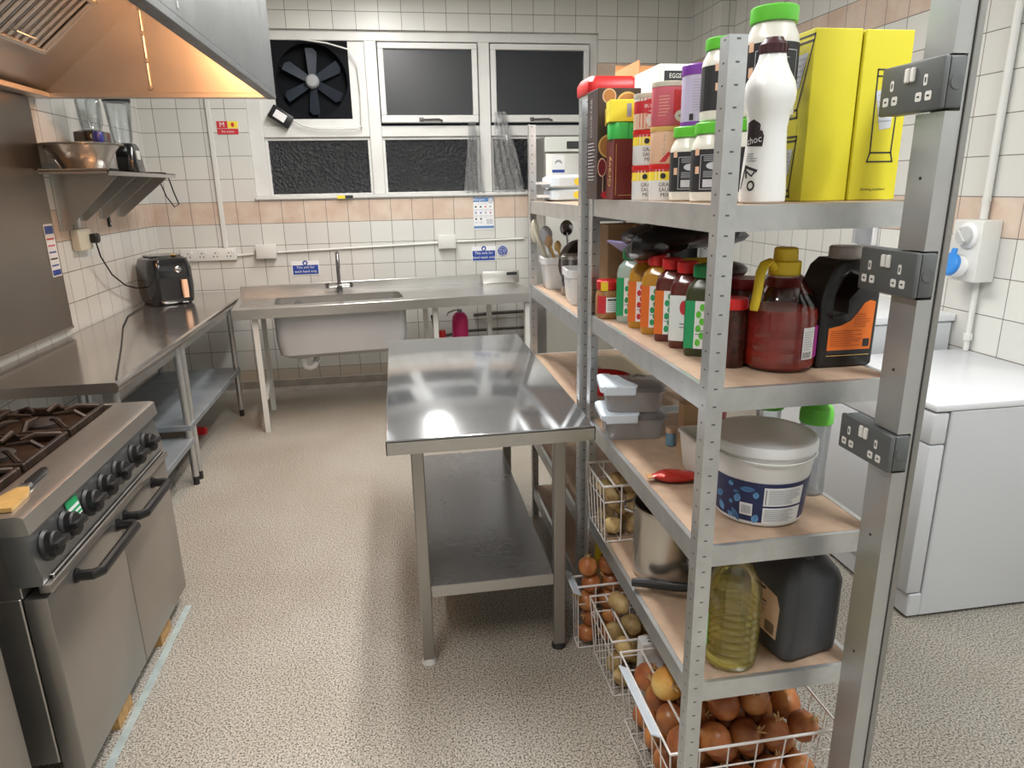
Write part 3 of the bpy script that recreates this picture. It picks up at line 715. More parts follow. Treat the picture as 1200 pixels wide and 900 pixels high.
t = thing('fused_outlet', 'cream single socket with a black plug on the left wall', 'socket', (XL, 4.365, 1.35))
mb = MB(cream); mb.box(0.001, 0.045, -0.09, 0.09, -0.06, 0.06, 0.008, 2); mb.build('faceplate', t)
mb = MB(offwhite); mb.box(0.001, 0.028, -0.018, 0.018, 0.06, 0.36, 0.003, 1); mb.build('trunking', t)
mb = MB(black); mb.rblock([(0.026, 0.026, 0.012, 0), (0.028, 0.028, 0.012, 0.03), (0.018, 0.02, 0.01, 0.04)], M=Matrix.Translation((0.046, 0.075, 0)) @ Matrix.Rotation(PI/2, 4, 'Y')); mb.build('plug', t)
mb = MB(black); mb.tube([(-1.735, 4.44, 1.325), (-1.735, 4.47, 1.24), (-1.74, 4.60, 1.12), (-1.74, 4.78, 1.03), (-1.73, 4.93, 0.99), (-1.69, 4.99, 0.985)], 0.005, 6)
tag(mb.build('fryer_cable', loc=(-1.735, 4.6, 1.1)), 'black power cable from the left wall plug to the air fryer', 'cable')
mb = MB(black); mb.box(XL+0.001, XL+0.012, 4.83, 4.86, 1.395, 1.475, 0.002, 1); mb.use(white); mb.lathe([(0, 0), (0.006, 0), (0.006, 0.004), (0, 0.004)], 10, (XL+0.012, 4.845, 1.415), M=Matrix.Rotation(PI/2, 4, 'Y'))
tag(mb.build('key_hook', loc=(XL, 4.845, 1.44)), 'small dark hook plate on the pink tiles below the wall shelf', 'hook')

# ------------------------------------------------------------------ hood
h = thing('extractor_hood', 'large stainless steel extractor canopy over the cooker, copper lit inside', 'extractor hood', (-1.2, 2.4, 2.105), world=True)
HX, HY0, HY1, HZ = -0.60, 0.7, 4.185, 2.105
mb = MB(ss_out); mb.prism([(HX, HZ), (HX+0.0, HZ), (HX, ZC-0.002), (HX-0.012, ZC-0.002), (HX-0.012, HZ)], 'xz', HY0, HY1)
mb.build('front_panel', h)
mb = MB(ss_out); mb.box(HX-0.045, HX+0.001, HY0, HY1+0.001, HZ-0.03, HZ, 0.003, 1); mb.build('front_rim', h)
mb = MB(ss_hood); mb.box(XL+0.002, HX-0.012, HY1-0.012, HY1, HZ, ZC-0.002); mb.build('end_panel', h); mb = MB(ss_hood); mb.box(XL+0.002, HX-0.012, HY0, HY0+0.012, HZ, ZC-0.002); mb.build('end_panel', h)
mb = MB(ss_hood); mb.box(XL+0.002, HX-0.045, HY1-0.05, HY1+0.001, HZ-0.028, HZ-0.002, 0.003, 1); mb.box(XL+0.002, XL+0.09, HY0, HY1-0.05, HZ-0.028, HZ-0.002, 0.003, 1); mb.build('grease_channel', h)
mb = MB(ss_hood); mb.prism([(XL+0.004, 2.11), (XL+0.08, 2.125), (-1.30, 2.475), (-1.235, 2.535), (HX-0.013, 2.535), (HX-0.013, 2.555), (-1.25, 2.555), (XL+0.004, 2.16)], 'xz', HY0+0.012, HY1-0.012); mb.build('inner_lining', h)
mb = MB(ss_hood); mb.tube([(-1.227, HY1-0.014, 2.125), (-1.227, HY1-0.014, 2.533)], 0.007, 8)
for z in (2.13, 2.26, 2.39, 2.51): mb.lathe([(0.013, 0), (0.010, 0.006), (0, 0.007)], 10, (-1.227, HY1-0.022, z), M=Matrix.Rotation(PI/2, 4, 'X'))
mb.build('end_seam', h)
mb = MB(plain('panel_seam', (0.55, 0.56, 0.56), 0.4, 0.8)); mb.box(HX, HX+0.003, 2.40, 2.412, HZ+0.02, ZC-0.002); mb.build('panel_joint', h)
# baffle filters lying on the slope, in two cassettes
sl = math.atan2(2.475-2.125, -1.30-(XL+0.08)); base = Vector((XL+0.08, 0, 2.125)); ln = math.hypot(2.475-2.125, -1.30-(XL+0.08))
for y0, y1 in ((3.25, 3.80), (2.68, 3.23), (2.11, 2.66), (1.54, 2.09)):
    Ms = Matrix.Translation(base + Vector((0, y0, 0))) @ Matrix.Rotation(-sl, 4, 'Y'); L0 = ln*0.34
    mb = MB(ss_hood); wd = y1-y0
    for a in ((L0, ln*0.98, 0, 0.02), (L0, ln*0.98, wd-0.02, wd), (L0, L0+0.022, 0, wd), (ln*0.98-0.022, ln*0.98, 0, wd)): mb.box(a[0], a[1], a[2], a[3], -0.03, -0.004, 0.002, 1, M=Ms)
    fl = mb.build('filter_frame', h)
    mb = MB(ss_hood); n = 9
    for k in range(n):
        yy = 0.03 + (wd-0.06)*k/(n-1); mb.box(L0+0.02, ln*0.98-0.02, yy-0.013, yy+0.013, -0.024, -0.014, 0.003, 1, M=Ms)
    mb.use(ss_dark); mb.box(L0+0.02, ln*0.98-0.02, 0.02, wd-0.02, -0.007, -0.004, M=Ms); mb.build('baffles', fl)
    mb = MB(chrome); mb.tube([Ms @ Vector((L0+0.06, wd*0.3, -0.03)), Ms @ Vector((L0+0.07, wd*0.3, -0.05)), Ms @ Vector((L0+0.07, wd*0.6, -0.05)), Ms @ Vector((L0+0.06, wd*0.6, -0.03))], 0.004, 8); mb.build('handle', fl)
for y in (3.42, 1.9):
    mb = MB(warm_lamp); mb.rblock([(0.05, 0.12, 0.03, 2.50), (0.055, 0.125, 0.03, 2.515), (0.055, 0.125, 0.03, 2.534)], c=(-0.80, y, 0)); mb.build('bulkhead_lamp', h)

# ------------------------------------------------------------------ left work table (against the left wall)
t = thing('work_table', 'long stainless work table along the left wall with two undershelves', 'work table', (-1.47, 4.2, 0), world=True)
X0, X1 = XL+0.02, -1.158
mb = MB(steel('left_table_steel', (0.58, 0.55, 0.52), 0.15, (50, 2, 50), 0.35))
mb.prism([(X0, 0.815), (X1-0.01, 0.815), (X1, 0.825), (X1+0.003, 0.838), (X1, 0.852), (X1-0.01, 0.86), (X0, 0.86)], 'xz', 2.92, 5.56); mb.build('worktop', t)
mb = MB(pole_m); mb.box(X0+0.06, X0+0.10, 2.98, 5.5, 0.755, 0.815); mb.box(X1-0.09, X1-0.05, 2.98, 5.5, 0.755, 0.815); mb.build('apron_rail', t)
for y in (3.0, 3.86, 3.94, 5.10):
    for x in (X1-0.05, X0+0.06):
        mb = MB(pole_m); mb.cyl((x, y, 0.05), (x, y, 0.815), 0.019, 14); lg = mb.build('leg', t)
        mb = MB(rubber); mb.cyl((x, y, 0), (x, y, 0.055), 0.017, 12); mb.build('foot', lg)
mb = MB(galvsh); mb.box(X0+0.03, X1-0.03, 3.84, 5.14, 0.325, 0.36, 0.004, 1); mb.build('undershelf', t)
mb = MB(galvsh); mb.box(X0+0.03, X1-0.03, 2.97, 3.88, 0.245, 0.28, 0.004, 1); mb.build('undershelf', t)

# air fryer
a = thing('air_fryer', 'black air fryer with pale handle on the left work table', 'air fryer', (-1.595, 5.10, 0.861), rz=0.62)
mb = MB(blackgl); mb.rblock([(0.12, 0.14, 0.05, 0), (0.135, 0.155, 0.06, 0.02), (0.145, 0.165, 0.07, 0.12), (0.142, 0.162, 0.07, 0.25), (0.125, 0.145, 0.06, 0.305), (0.09, 0.11, 0.05, 0.325)], 8); mb.build('body', a)
mb = MB(black); mb.rblock([(0.11, 0.06, 0.03, 0.035), (0.113, 0.068, 0.03, 0.10), (0.113, 0.066, 0.03, 0.185)], 6, (0, -0.108, 0)); dr = mb.build('drawer', a)
mb = MB(peach); mb.rblock([(0.018, 0.014, 0.010, 0.05), (0.020, 0.016, 0.012, 0.11), (0.018, 0.014, 0.010, 0.17)], 6, (0.055, -0.19, 0)); mb.build('handle', dr)
mb = MB(chrome); mb.lathe([(0.022, 0), (0.022, 0.012), (0.016, 0.016), (0, 0.017)], 20, (0.035, -0.155, 0.238), M=Matrix.Rotation(PI/2, 4, 'X')); mb.build('dial', a)
mb = MB(dkchrome); mb.rblock([(0.10, 0.11, 0.05, 0.324), (0.095, 0.105, 0.05, 0.330)], 6); mb.use(gold); mb.lathe([(0, 0.33), (0.016, 0.33), (0.016, 0.336), (0, 0.338)], 12, (0.04, -0.10, 0)); mb.build('top_trim', a)
a.scale = (1.02, 1.02, 1.0)
mb = MB(black); mb.tube([(-1.70, 4.90, 0.866), (-1.68, 4.57, 0.8645), (-1.58, 4.2, 0.8645), (-1.47, 3.87, 0.8645), (-1.38, 3.6, 0.8645), (-1.30, 3.35, 0.8645), (-1.22, 3.1, 0.8645), (-1.175, 2.96, 0.8645)], 0.0035, 6)
tag(mb.build('thin_cord', loc=(-1.5, 4.0, 0.866)), 'thin dark cord trailing along the left work table from the air fryer', 'cord')
mb = MB(red); mb.rblock([(0.05, 0.03, 0.02, 0), (0.055, 0.035, 0.02, 0.03), (0.04, 0.02, 0.015, 0.045)], 5)
o = tag(mb.build('red_cloth', loc=(0, 0, 0)), 'small red scrap on the floor under the left work table', 'cloth'); o.location = (-1.42, 4.75, 0)

# ------------------------------------------------------------------ sink unit (set a little askew to the wall)
SA = math.radians(6.5)
s = thing('sink_unit', 'wide stainless sink unit with deep pale bowl below the window', 'sink', (-1.072, 4.62, 0), rz=SA)
SL, SD = 2.06, 0.645
bx0, bx1, by0, by1 = 0.25, 1.12, 0.12, 0.46
mb = MB(ss)
rr = [(bx0+0.04+0.04*math.cos(a), by0+0.04+0.04*math.sin(a)) for a in [PI+PI/2*i/4 for i in range(5)]]
def rrect(x0, x1, y0, y1, r, n=5):
    o = []
    for cx, cy, a0 in ((x1-r, y1-r, 0), (x0+r, y1-r, PI/2), (x0+r, y0+r, PI), (x1-r, y0+r, 1.5*PI)): o += arc(cx, cy, r, a0, a0+PI/2, n)
    return o
mb.prism([(0, 0), (SL, 0), (SL, SD), (0, SD)], 'xy', 0.845, 0.86, [rrect(bx0, bx1, by0, by1, 0.05)])
mb.box(0, SL, -0.004, 0.0, 0.795, 0.862, 0.002, 1); mb.box(-0.004, 0, 0, SD, 0.795, 0.862); mb.box(SL, SL+0.004, 0, SD, 0.795, 0.862)
for k in range(6): mb.box(0.03, 0.20, 0.12+0.06*k, 0.145+0.06*k, 0.86, 0.8625, 0.001, 1)
mb.build('drainer_top', s)
mb = MB(ss); mb.box(0, SL, SD-0.018, SD, 0.858, 0.932, 0.003, 1); mb.build('upstand', s)
mb = MB(plain('sink_bowl_outer', (0.50, 0.51, 0.53), 0.45, 0.25)); 
def loopz(x0, x1, y0, y1, r, z): return [mb.bm.verts.new((x, y, z)) for x, y in rrect(x0, x1, y0, y1, r)]
Ls = [loopz(bx0-0.012, bx1+0.012, by0-0.035, by1+0.012, 0.06, 0.844), loopz(bx0-0.008, bx1+0.008, by0-0.03, by1+0.01, 0.06, 0.62), loopz(bx0+0.005, bx1-0.005, by0-0.015, by1-0.01, 0.07, 0.51), loopz(bx0+0.05, bx1-0.05, by0+0.03, by1-0.05, 0.07, 0.478)]
n = len(Ls[0])
for A, B in zip(Ls, Ls[1:]):
    for i in range(n): mb.face([A[i], A[(i+1) % n], B[(i+1) % n], B[i]])
mb.face(Ls[-1])
mb.use(ss)
Li = [loopz(bx0, bx1, by0, by1, 0.05, 0.846), loopz(bx0+0.006, bx1-0.006, by0+0.006, by1-0.006, 0.06, 0.62), loopz(bx0+0.04, bx1-0.04, by0+0.03, by1-0.04, 0.06, 0.50)]
for A, B in zip(Li, Li[1:]):
    for i in range(n): mb.face([A[i], B[i], B[(i+1) % n], A[(i+1) % n]])
mb.face(Li[-1][::-1]); mb.build('bowl', s, fix=False)
mb = MB(plain('overflow_disc', (0.4, 0.4, 0.4), 0.3, 0.8)); mb.lathe([(0.03, 0), (0.03, 0.004), (0.012, 0.006), (0, 0.006)], 16, (0.40, by1-0.001, 0.81), M=Matrix.Rotation(PI/2, 4, 'X')); mb.build('overflow', s)
for x, y in ((0.126, 0.06), (0.14, 0.57), (1.33, 0.10), (1.33, 0.57), (1.84, 0.57), (2.0, 0.06)):
    mb = MB(offwhite); mb.box(x-0.017, x+0.017, y-0.017, y+0.017, 0.0, 0.845); mb.build('leg', s)
mb = MB(offwhite); mb.box(0.12, 0.15, 0.09, 0.55, 0.22, 0.26); mb.box(1.32, 1.34, 0.12, 0.55, 0.22, 0.26); mb.build('side_rail', s)
mb = MB(white); mb.tube([(0.40, 0.28, 0.477), (0.40, 0.28, 0.41), (0.41, 0.28, 0.385), (0.44, 0.28, 0.375), (0.47, 0.28, 0.385), (0.48, 0.28, 0.41), (0.49, 0.30, 0.42), (0.49, 0.62, 0.42)], 0.022, 12); mb.cyl((0.40, 0.28, 0.43), (0.40, 0.28, 0.45), 0.032, 16); mb.build('waste_trap', s)
t = thing('mixer_tap', 'tall chrome swan neck mixer tap behind the sink bowl', 'tap', (-1.072+0.70*math.cos(SA)-0.56*math.sin(SA), 4.62+0.70*math.sin(SA)+0.56*math.cos(SA), 0.861), rz=SA)
mb = MB(dkchrome); mb.cyl((0, 0, 0), (0, 0, 0.05), 0.022, 16); mb.tube([(0, 0, 0.04), (0, 0, 0.22)] + [(0, -0.055+0.055*math.cos(a), 0.22+0.075*math.sin(a)) for a in [PI*i/10 for i in range(1, 11)]] + [(0, -0.11, 0.19)], 0.0135, 12); mb.build('spout', t)
mb = MB(chrome); mb.tube([(-0.085, 0.0, 0.05), (0.085, 0.0, 0.05)], 0.014, 12); mb.build('body', t)
for x in (-0.085, 0.085):
    mb = MB(chrome); mb.tube([(x, 0, 0.036), (x, 0, 0.075)], [0.016, 0.019], 14); mb.tube([(x, -0.005, 0.068), (x*1.15, -0.045, 0.074)], 0.006, 8); mb.build('lever', t)
def sk(u, v): return (-1.072+u*math.cos(SA)-v*math.sin(SA), 4.62+u*math.sin(SA)+v*math.cos(SA))
x, y = sk(1.945, 0.615)
t = thing('steel_splash_box', 'low bright steel box with dark oval slot at the right end of the sink', 'steel box', (x, y, 0.861), rz=SA)
mb = MB(plain('bright_satin_steel', (0.70, 0.69, 0.66), 0.35, 0.85)); mb.box(-0.15, 0.15, -0.05, 0.008, 0, 0.098, 0.006, 2); mb.build('body', t)
mb = MB(inkblack); fn = plane((0, -0.0515, 0), (1, 0, 0), (0, 0, 1)); mb.flat(arc(0.055, 0.072, 0.012, PI/2, 1.5*PI, 8) + arc(0.12, 0.072, 0.012, -PI/2, PI/2, 8), fn); mb.build('slot', t, smooth=0)
x, y = sk(1.60, 0.56)
t = thing('pink_bottle', 'magenta pressure bottle standing under the right side of the sink', 'bottle', (x, y, 0))
mb = MB(plain('pale_blue_drum', (0.34, 0.45, 0.65), 0.5)); mb.lathe([(0.10, 0), (0.105, 0.02), (0.105, 0.40), (0.095, 0.415), (0, 0.415)], 24); mb.build('stand_drum', t)
mb = MB(magenta); mb.lathe([(0.06, 0.416), (0.064, 0.43), (0.064, 0.58), (0.058, 0.62), (0.035, 0.65), (0, 0.655)], 24); mb.build('body', t)
mb = MB(greyprint); mb.lathe([(0.018, 0.65), (0.018, 0.675), (0, 0.678)], 12); mb.tube([(0, 0, 0.668), (-0.04, -0.01, 0.672), (-0.09, -0.01, 0.655), (-0.10, -0.01, 0.63)], 0.006, 8); mb.build('nozzle', t)
x, y = sk(1.415, 0.57)
t = thing('scrubbing_brush', 'dark brush with orange bristles propped beside the magenta bottle', 'brush', (x, y, 0))
mb = MB(plain('dark_teal', (0.01, 0.05, 0.06), 0.4)); mb.tube([(0.02, 0, 0.30), (0.0, 0.01, 0.48), (-0.03, 0.02, 0.64)], [0.02, 0.022, 0.014], 10); mb.build('handle', t)
mb = MB(woodl); mb.lathe([(0.06, 0), (0.06, 0.30), (0.045, 0.36), (0.03, 0.44), (0.02, 0.47), (0, 0.47)], 14); mb.use(red); mb.lathe([(0.0, 0.46), (0.03, 0.47), (0.025, 0.52), (0, 0.53)], 12, (0.04, -0.02, 0)); mb.build('bristles', t)
mb = MB(plain('old_pipe', (0.07, 0.055, 0.045), 0.6, noise=0.4)); mb.tube([(0.60, YB-0.03, 0.56), (0.75, YB-0.03, 0.57), (1.05, YB-0.03, 0.575)], 0.014, 10); mb.tube([(0.36, YB-0.03, 0.40), (0.55, YB-0.03, 0.43), (1.05, YB-0.03, 0.435)], 0.012, 10)
tag(mb.build('water_pipes', loc=(0.7, YB-0.03, 0.5)), 'dark old water pipes low on the tiles under the sink', 'pipes')

# ------------------------------------------------------------------ range cooker
c = thing('range_cooker', 'stainless steel range cooker with black knobs and two oven doors', 'cooker', (-1.36, 2.17, 0), world=True)
Y0, Y1 = 1.70, 2.64
mb = MB(ss_dull)
mb.box(XL+0.03, -0.992, Y0, Y1, 0.11, 0.62, 0.003, 1); mb.box(XL+0.03, -0.985, Y0, Y1, 0.62, 0.80, 0.002, 1)
mb.build('carcass', c)
mb = MB(ss); mb.prism([(-1.068, 0.80), (-1.068, 0.85), (-0.950, 0.85), (-0.936, 0.845), (-0.930, 0.80), (-0.945, 0.798)], 'xz', Y0-0.012, Y1+0.01)
mb.box(XL+0.03, -1.068, Y0-0.012, Y0+0.02, 0.80, 0.85); mb.box(XL+0.03, -1.068, Y1-0.012, Y1+0.01, 0.80, 0.85); mb.box(XL+0.03, XL+0.08, Y0+0.02, Y1-0.012, 0.80, 0.85); mb.build('top_surround', c)
mb = MB(pan_m); mb.box(XL+0.08, -1.068, Y0+0.02, Y1-0.012, 0.80, 0.835); mb.build('hob_pan', c)
# knob panel: slants from under the lip out to the door line
mb = MB(steel('knob_panel_steel', (0.34, 0.35, 0.36), 0.35, (50, 2, 50))); mb.prism([(-1.0, 0.80), (-0.950, 0.80), (-0.925, 0.672), (-0.93, 0.655), (-1.0, 0.655)], 'xz', Y0-0.006, Y1+0.004); mb.build('knob_panel', c)
mb = MB(ss_dull); mb.box(-0.945, -0.915, Y0, Y1, 0.630, 0.654, 0.003, 2); mb.use(black); mb.box(-0.932, -0.918, Y0+0.03, Y1-0.03, 0.6545, 0.668, 0.003, 1); mb.build('trim_strip', c)
nx = Vector((0.128, 0, 0.025)).normalized(); Mr = nx.to_track_quat('Z', 'Y').to_matrix().to_4x4()
for y in (1.763, 1.873, 2.016, 2.130, 2.242, 2.384, 2.505):
    mb = MB(black); Mk = Matrix.Translation((-0.937, y, 0.733)) @ Mr
    mb.lathe([(0.041, 0), (0.041, 0.006), (0.034, 0.012), (0.033, 0.028), (0.028, 0.032), (0, 0.032)], 24, M=Mk)
    mb.box(-0.034, 0.034, -0.009, 0.009, 0.02, 0.046, 0.004, 2, M=Mk @ Matrix.Rotation(rnd.uniform(-0.1, 0.1), 4, 'Z')); mb.build('knob', c)
t = MB(white); fn = plane((-0.9385, 1.935, 0.757), (0.0, 1, 0), (-0.19, 0, 0.98)); 
t.flat([(-0.034, -0.028), (0.034, -0.028), (0.034, 0.028), (-0.034, 0.028)], fn); f2 = lambda x, y: fn(x, y) + nx*0.0006
t.use(greenp); t.rect(-0.034, 0.034, 0.006, 0.028, f2); t.rect(-0.034, 0.034, -0.010, -0.003, f2); t.rect(-0.034, 0.034, -0.024, -0.017, f2); o = t.build('warning_sticker', c, smooth=0, fix=False); o['label'] = 'green and white sticker'
def door(y0, y1, h0, h1):
    mb = MB(ss_dull); mb.box(-0.988, -0.93, y0, y1, 0.062, 0.616, 0.004, 2); d = mb.build('oven_door', c)
    mb = MB(black); zz = 0.588
    mb.tube([(-0.929, h0, zz), (-0.885, h0, zz), (-0.870, h0+0.016, zz), (-0.870, h1-0.016, zz), (-0.885, h1, zz), (-0.929, h1, zz)], 0.0155, 10)
    mb.lathe([(0.02, 0), (0.02, 0.006), (0, 0.006)], 14, (-0.93, h0, zz), M=Matrix.Rotation(PI/2, 4, 'Y')); mb.lathe([(0.02, 0), (0.02, 0.006), (0, 0.006)], 14, (-0.93, h1, zz), M=Matrix.Rotation(PI/2, 4, 'Y'))
    mb.build('handle', d)
door(Y0, 2.178, 1.855, 2.155); door(2.184, Y1+0.01, 2.215, 2.485)
for y, x in ((1.99, -0.965), (2.40, -0.965), (1.99, -1.65), (2.40, -1.65)):
    mb = MB(wood); mb.box(x-0.06, x+0.025, y-0.055, y+0.055, 0, 0.109 if x < -1.2 else 0.061); mb.build('wooden_block', c)
for k in range(3):
    for j in range(2):
        yc = Y0 + 0.17 + 0.30*k; xc = -1.235 - 0.31*j
        mb = MB(iron); hx, hy = 0.145, 0.142; z0 = 0.836; z1 = 0.868
        for a in ((-hx, hx, -hy, -hy+0.016), (-hx, hx, hy-0.016, hy), (-hx, -hx+0.016, -hy+0.016, hy-0.016), (hx-0.016, hx, -hy+0.016, hy-0.016)): mb.box(xc+a[0], xc+a[1], yc+a[2], yc+a[3], z0, z1-0.006, 0.003, 1)
        for q in range(4):
            a = q*PI/2 + PI/4*0
            d = Vector((math.cos(a), math.sin(a), 0)); n2 = Vector((-d.y, d.x, 0)); o = Vector((xc, yc, 0))
            e = hx if q % 2 == 0 else hy
            mb.tube([o + d*(e-0.01) + Vector((0, 0, z1-0.012)), o + d*(e*0.72) + Vector((0, 0, z1+0.012)), o + d*(0.035) + Vector((0, 0, z1+0.006))], [0.009, 0.009, 0.006], 6)
            a += PI/4; d = Vector((math.cos(a), math.sin(a), 0))
            mb.tube([o + d*(e*1.25) + Vector((0, 0, z1-0.010)), o + d*0.11 + Vector((0, 0, z1+0.010)), o + d*0.07 + Vector((0, 0, z1+0.004))], [0.009, 0.008, 0.005], 6)
        g = mb.build('pan_support', c)
        mb = MB(plain('burner_cap_iron', (0.03, 0.022, 0.02), 0.6) if 'burner_cap_iron' not in MATS else MATS['burner_cap_iron']); mb.lathe([(0.052, 0.8355), (0.052, 0.848), (0.04, 0.856), (0, 0.858)], 20, (xc, yc, 0)); mb.build('burner', g)
t = thing('scraper', 'wide wooden scraper with a black handle lying on the cooker edge', 'scraper', (-1.012, 1.93, 0.8505), rz=0.03)
mb = MB(black); mb.rblock([(0.009, 0.052, 0.008, 0.003), (0.011, 0.055, 0.009, 0.009), (0.009, 0.052, 0.008, 0.016)], 4); mb.build('handle', t)
mb = MB(chrome); mb.box(-0.014, 0.014, -0.075, -0.052, 0.003, 0.015, 0.003, 1); mb.build('ferrule', t)
mb = MB(woodl); mb.prism([(-0.014, -0.075), (0.014, -0.075), (0.03, -0.12), (0.032, -0.21), (-0.032, -0.21), (-0.03, -0.12)], 'xy', 0.001, 0.012); mb.build('blade', t)

n_ = thing('steel_cabinet', 'stainless cabinet at the near end of the cooker, cut by the photo edge', 'cabinet', (-1.4, 1.3, 0), world=True)
mb = MB(ss_dull); mb.box(XL+0.03, -1.04, 0.95, 1.62, 0.10, 0.86, 0.004, 1); mb.build('body', n_)
mb = MB(ss); mb.box(XL+0.03, -1.02, 0.94, 1.63, 0.86, 0.90, 0.004, 1); mb.build('top', n_)
mb = MB(ss_dull); mb.box(-1.04, -1.005, 0.96, 1.61, 0.12, 0.845, 0.004, 1); d = mb.build('door', n_)
mb = MB(black); mb.tube([(-1.004, 1.02, 0.78), (-0.975, 1.03, 0.78), (-0.975, 1.25, 0.78), (-1.004, 1.26, 0.78)], 0.01, 8); mb.build('handle', d)
for x in (-1.1, -1.7):
    for y in (1.02, 1.55): mb = MB(black); mb.cyl((x, y, 0), (x, y, 0.10), 0.02, 12); mb.build('foot', n_)

# ------------------------------------------------------------------ centre prep table
t = thing('prep_table', 'stainless steel prep table with undershelf in the middle of the floor', 'prep table', (0.252, 2.66, 0), world=True)
TX0, TX1, TY0, TY1 = -0.07, 0.574, 1.95, 3.37
mb = MB(ss_table); mb.box(TX0, TX1, TY0, TY1, 0.868, 0.88, 0.004, 2); mb.build('tabletop', t)
mb = MB(ss); mb.box(TX0, TX1, TY0, TY0+0.003, 0.832, 0.875); mb.box(TX0, TX1, TY1-0.003, TY1, 0.832, 0.875); mb.box(TX0, TX0+0.003, TY0, TY1, 0.832, 0.875); mb.box(TX1-0.003, TX1, TY0, TY1, 0.832, 0.875); mb.build('rolled_edge', t)
for x in (0.022, 0.487):
    for y in (2.078, 3.24):
        mb = MB(ss_dull); mb.box(x-0.02, x+0.02, y-0.02, y+0.02, 0.02, 0.868, 0.003, 1); l = mb.build('leg', t)
        mb = MB(rubber if x > 0.2 else offwhite); mb.lathe([(0.026, 0), (0.024, 0.012), (0.018, 0.022), (0, 0.022)], 14, (x, y, 0)); mb.build('foot', l)
mb = MB(ss_dark); mb.box(0.045, 0.465, 2.062, 3.26, 0.296, 0.305, 0.002, 1); mb.use(ss); mb.box(0.045, 0.465, 2.060, 2.063, 0.265, 0.305); mb.box(0.043, 0.046, 2.10, 3.22, 0.265, 0.303); mb.box(0.464, 0.467, 2.10, 3.22, 0.265, 0.303); mb.build('undershelf', t)

# ------------------------------------------------------------------ tall steel fridge by the back wall
f = thing('tall_fridge', 'tall stainless steel fridge in the corner behind the shelving', 'fridge', (1.42, 5.35, 0), world=True)
FX0, FX1, FY0, FY1 = 1.07, 1.75, 4.995, 5.68
mb = MB(ss_dull); mb.box(FX0, FX1, FY0+0.05, FY1, 0.09, 1.93, 0.004, 1); mb.build('cabinet_body', f)
mb = MB(plain('fridge_front_steel', (0.46, 0.45, 0.42), 0.42, 0.7)); mb.box(FX0+0.004, FX1-0.004, FY0, FY0+0.046, 0.12, 1.815, 0.006, 2); d = mb.build('door', f)
mb = MB(dkchrome); mb.box(FX1-0.05, FX1-0.03, FY0-0.035, FY0+0.004, 0.8, 1.3, 0.006, 2); mb.build('handle', d)
mb = MB(plain('pale_control_strip', (0.62, 0.64, 0.60), 0.4)); mb.box(FX0+0.004, FX1-0.004, FY0, FY0+0.046, 1.825, 1.925, 0.004, 1); cs = mb.build('control_strip', f)
mb = MB(blackgl); mb.box(1.225, 1.36, FY0-0.003, FY0+0.002, 1.845, 1.895, 0.004, 1); mb.build('display', cs)
mb = MB(paper); fn = plane((1.165, FY0-0.001, 1.75), (1, 0, 0), (0, 0, 1)); mb.rect(-0.045, 0.045, -0.045, 0.052, fn); f2 = lambda x, y: fn(x, y)+Vector((0, -0.0008, 0))
mb.use(signblue); mb.rect(-0.045, 0.045, -0.065, -0.045, fn); mb.use(greyprint); mb.disc(0, 0.0, 0.026, 0.022, f2); mb.use(paper); mb.disc(0, -0.012, 0.022, 0.018, lambda x, y: f2(x, y)+Vector((0, -0.0008, 0))); mb.build('sticker', d, smooth=0, fix=False)
for x in (FX0+0.05, FX1-0.05):
    for y in (FY0+0.1, FY1-0.05): mb = MB(black); mb.cyl((x, y, 0), (x, y, 0.09), 0.02, 12); mb.build('foot', f)

# ------------------------------------------------------------------ white appliances along the right wall
a = thing('white_fridge', 'white undercounter fridge with its door edge towards the shelving', 'fridge', (2.15, 2.33, 0), world=True)
AX, AY0, AY1 = 1.79, 1.98, 2.69
mb = MB(applwhite); mb.box(AX, XR-0.004, AY0-0.004, AY1, 0.825, 0.85, 0.006, 2); mb.build('top', a)
mb = MB(applside); mb.box(AX+0.068, XR-0.01, AY0, AY1-0.004, 0.012, 0.823, 0.004, 1); mb.box(AX+0.015, AX+0.068, AY0, AY1-0.004, 0.012, 0.105, 0.004, 1); mb.build('cabinet_body', a)
mb = MB(applside); mb.box(AX, AX+0.060, AY0, AY1-0.004, 0.112, 0.70, 0.006, 2); d = mb.build('door', a)
mb = MB(applside); mb.box(AX, AX+0.060, AY0, AY1-0.004, 0.704, 0.818, 0.006, 2); mb.build('control_panel', a)
mb = MB(black); mb.box(AX+0.03, XR-0.02, AY0+0.02, AY1-0.02, 0, 0.012); mb.build('plinth', a)
a = thing('white_dishwasher', 'second white appliance half hidden behind the undercounter fridge', 'appliance', (2.2, 3.05, 0), world=True)
mb = MB(applside); mb.box(1.95, XR-0.01, 2.76, 3.36, 0.02, 0.96, 0.005, 1); mb.build('cabinet_body', a)
mb = MB(applwhite); mb.box(1.93, XR-0.004, 2.75, 3.37, 0.965, 1.0, 0.006, 2); mb.build('top', a)
mb = MB(black); mb.box(1.98, XR-0.02, 2.78, 3.34, 0, 0.019); mb.build('plinth', a)

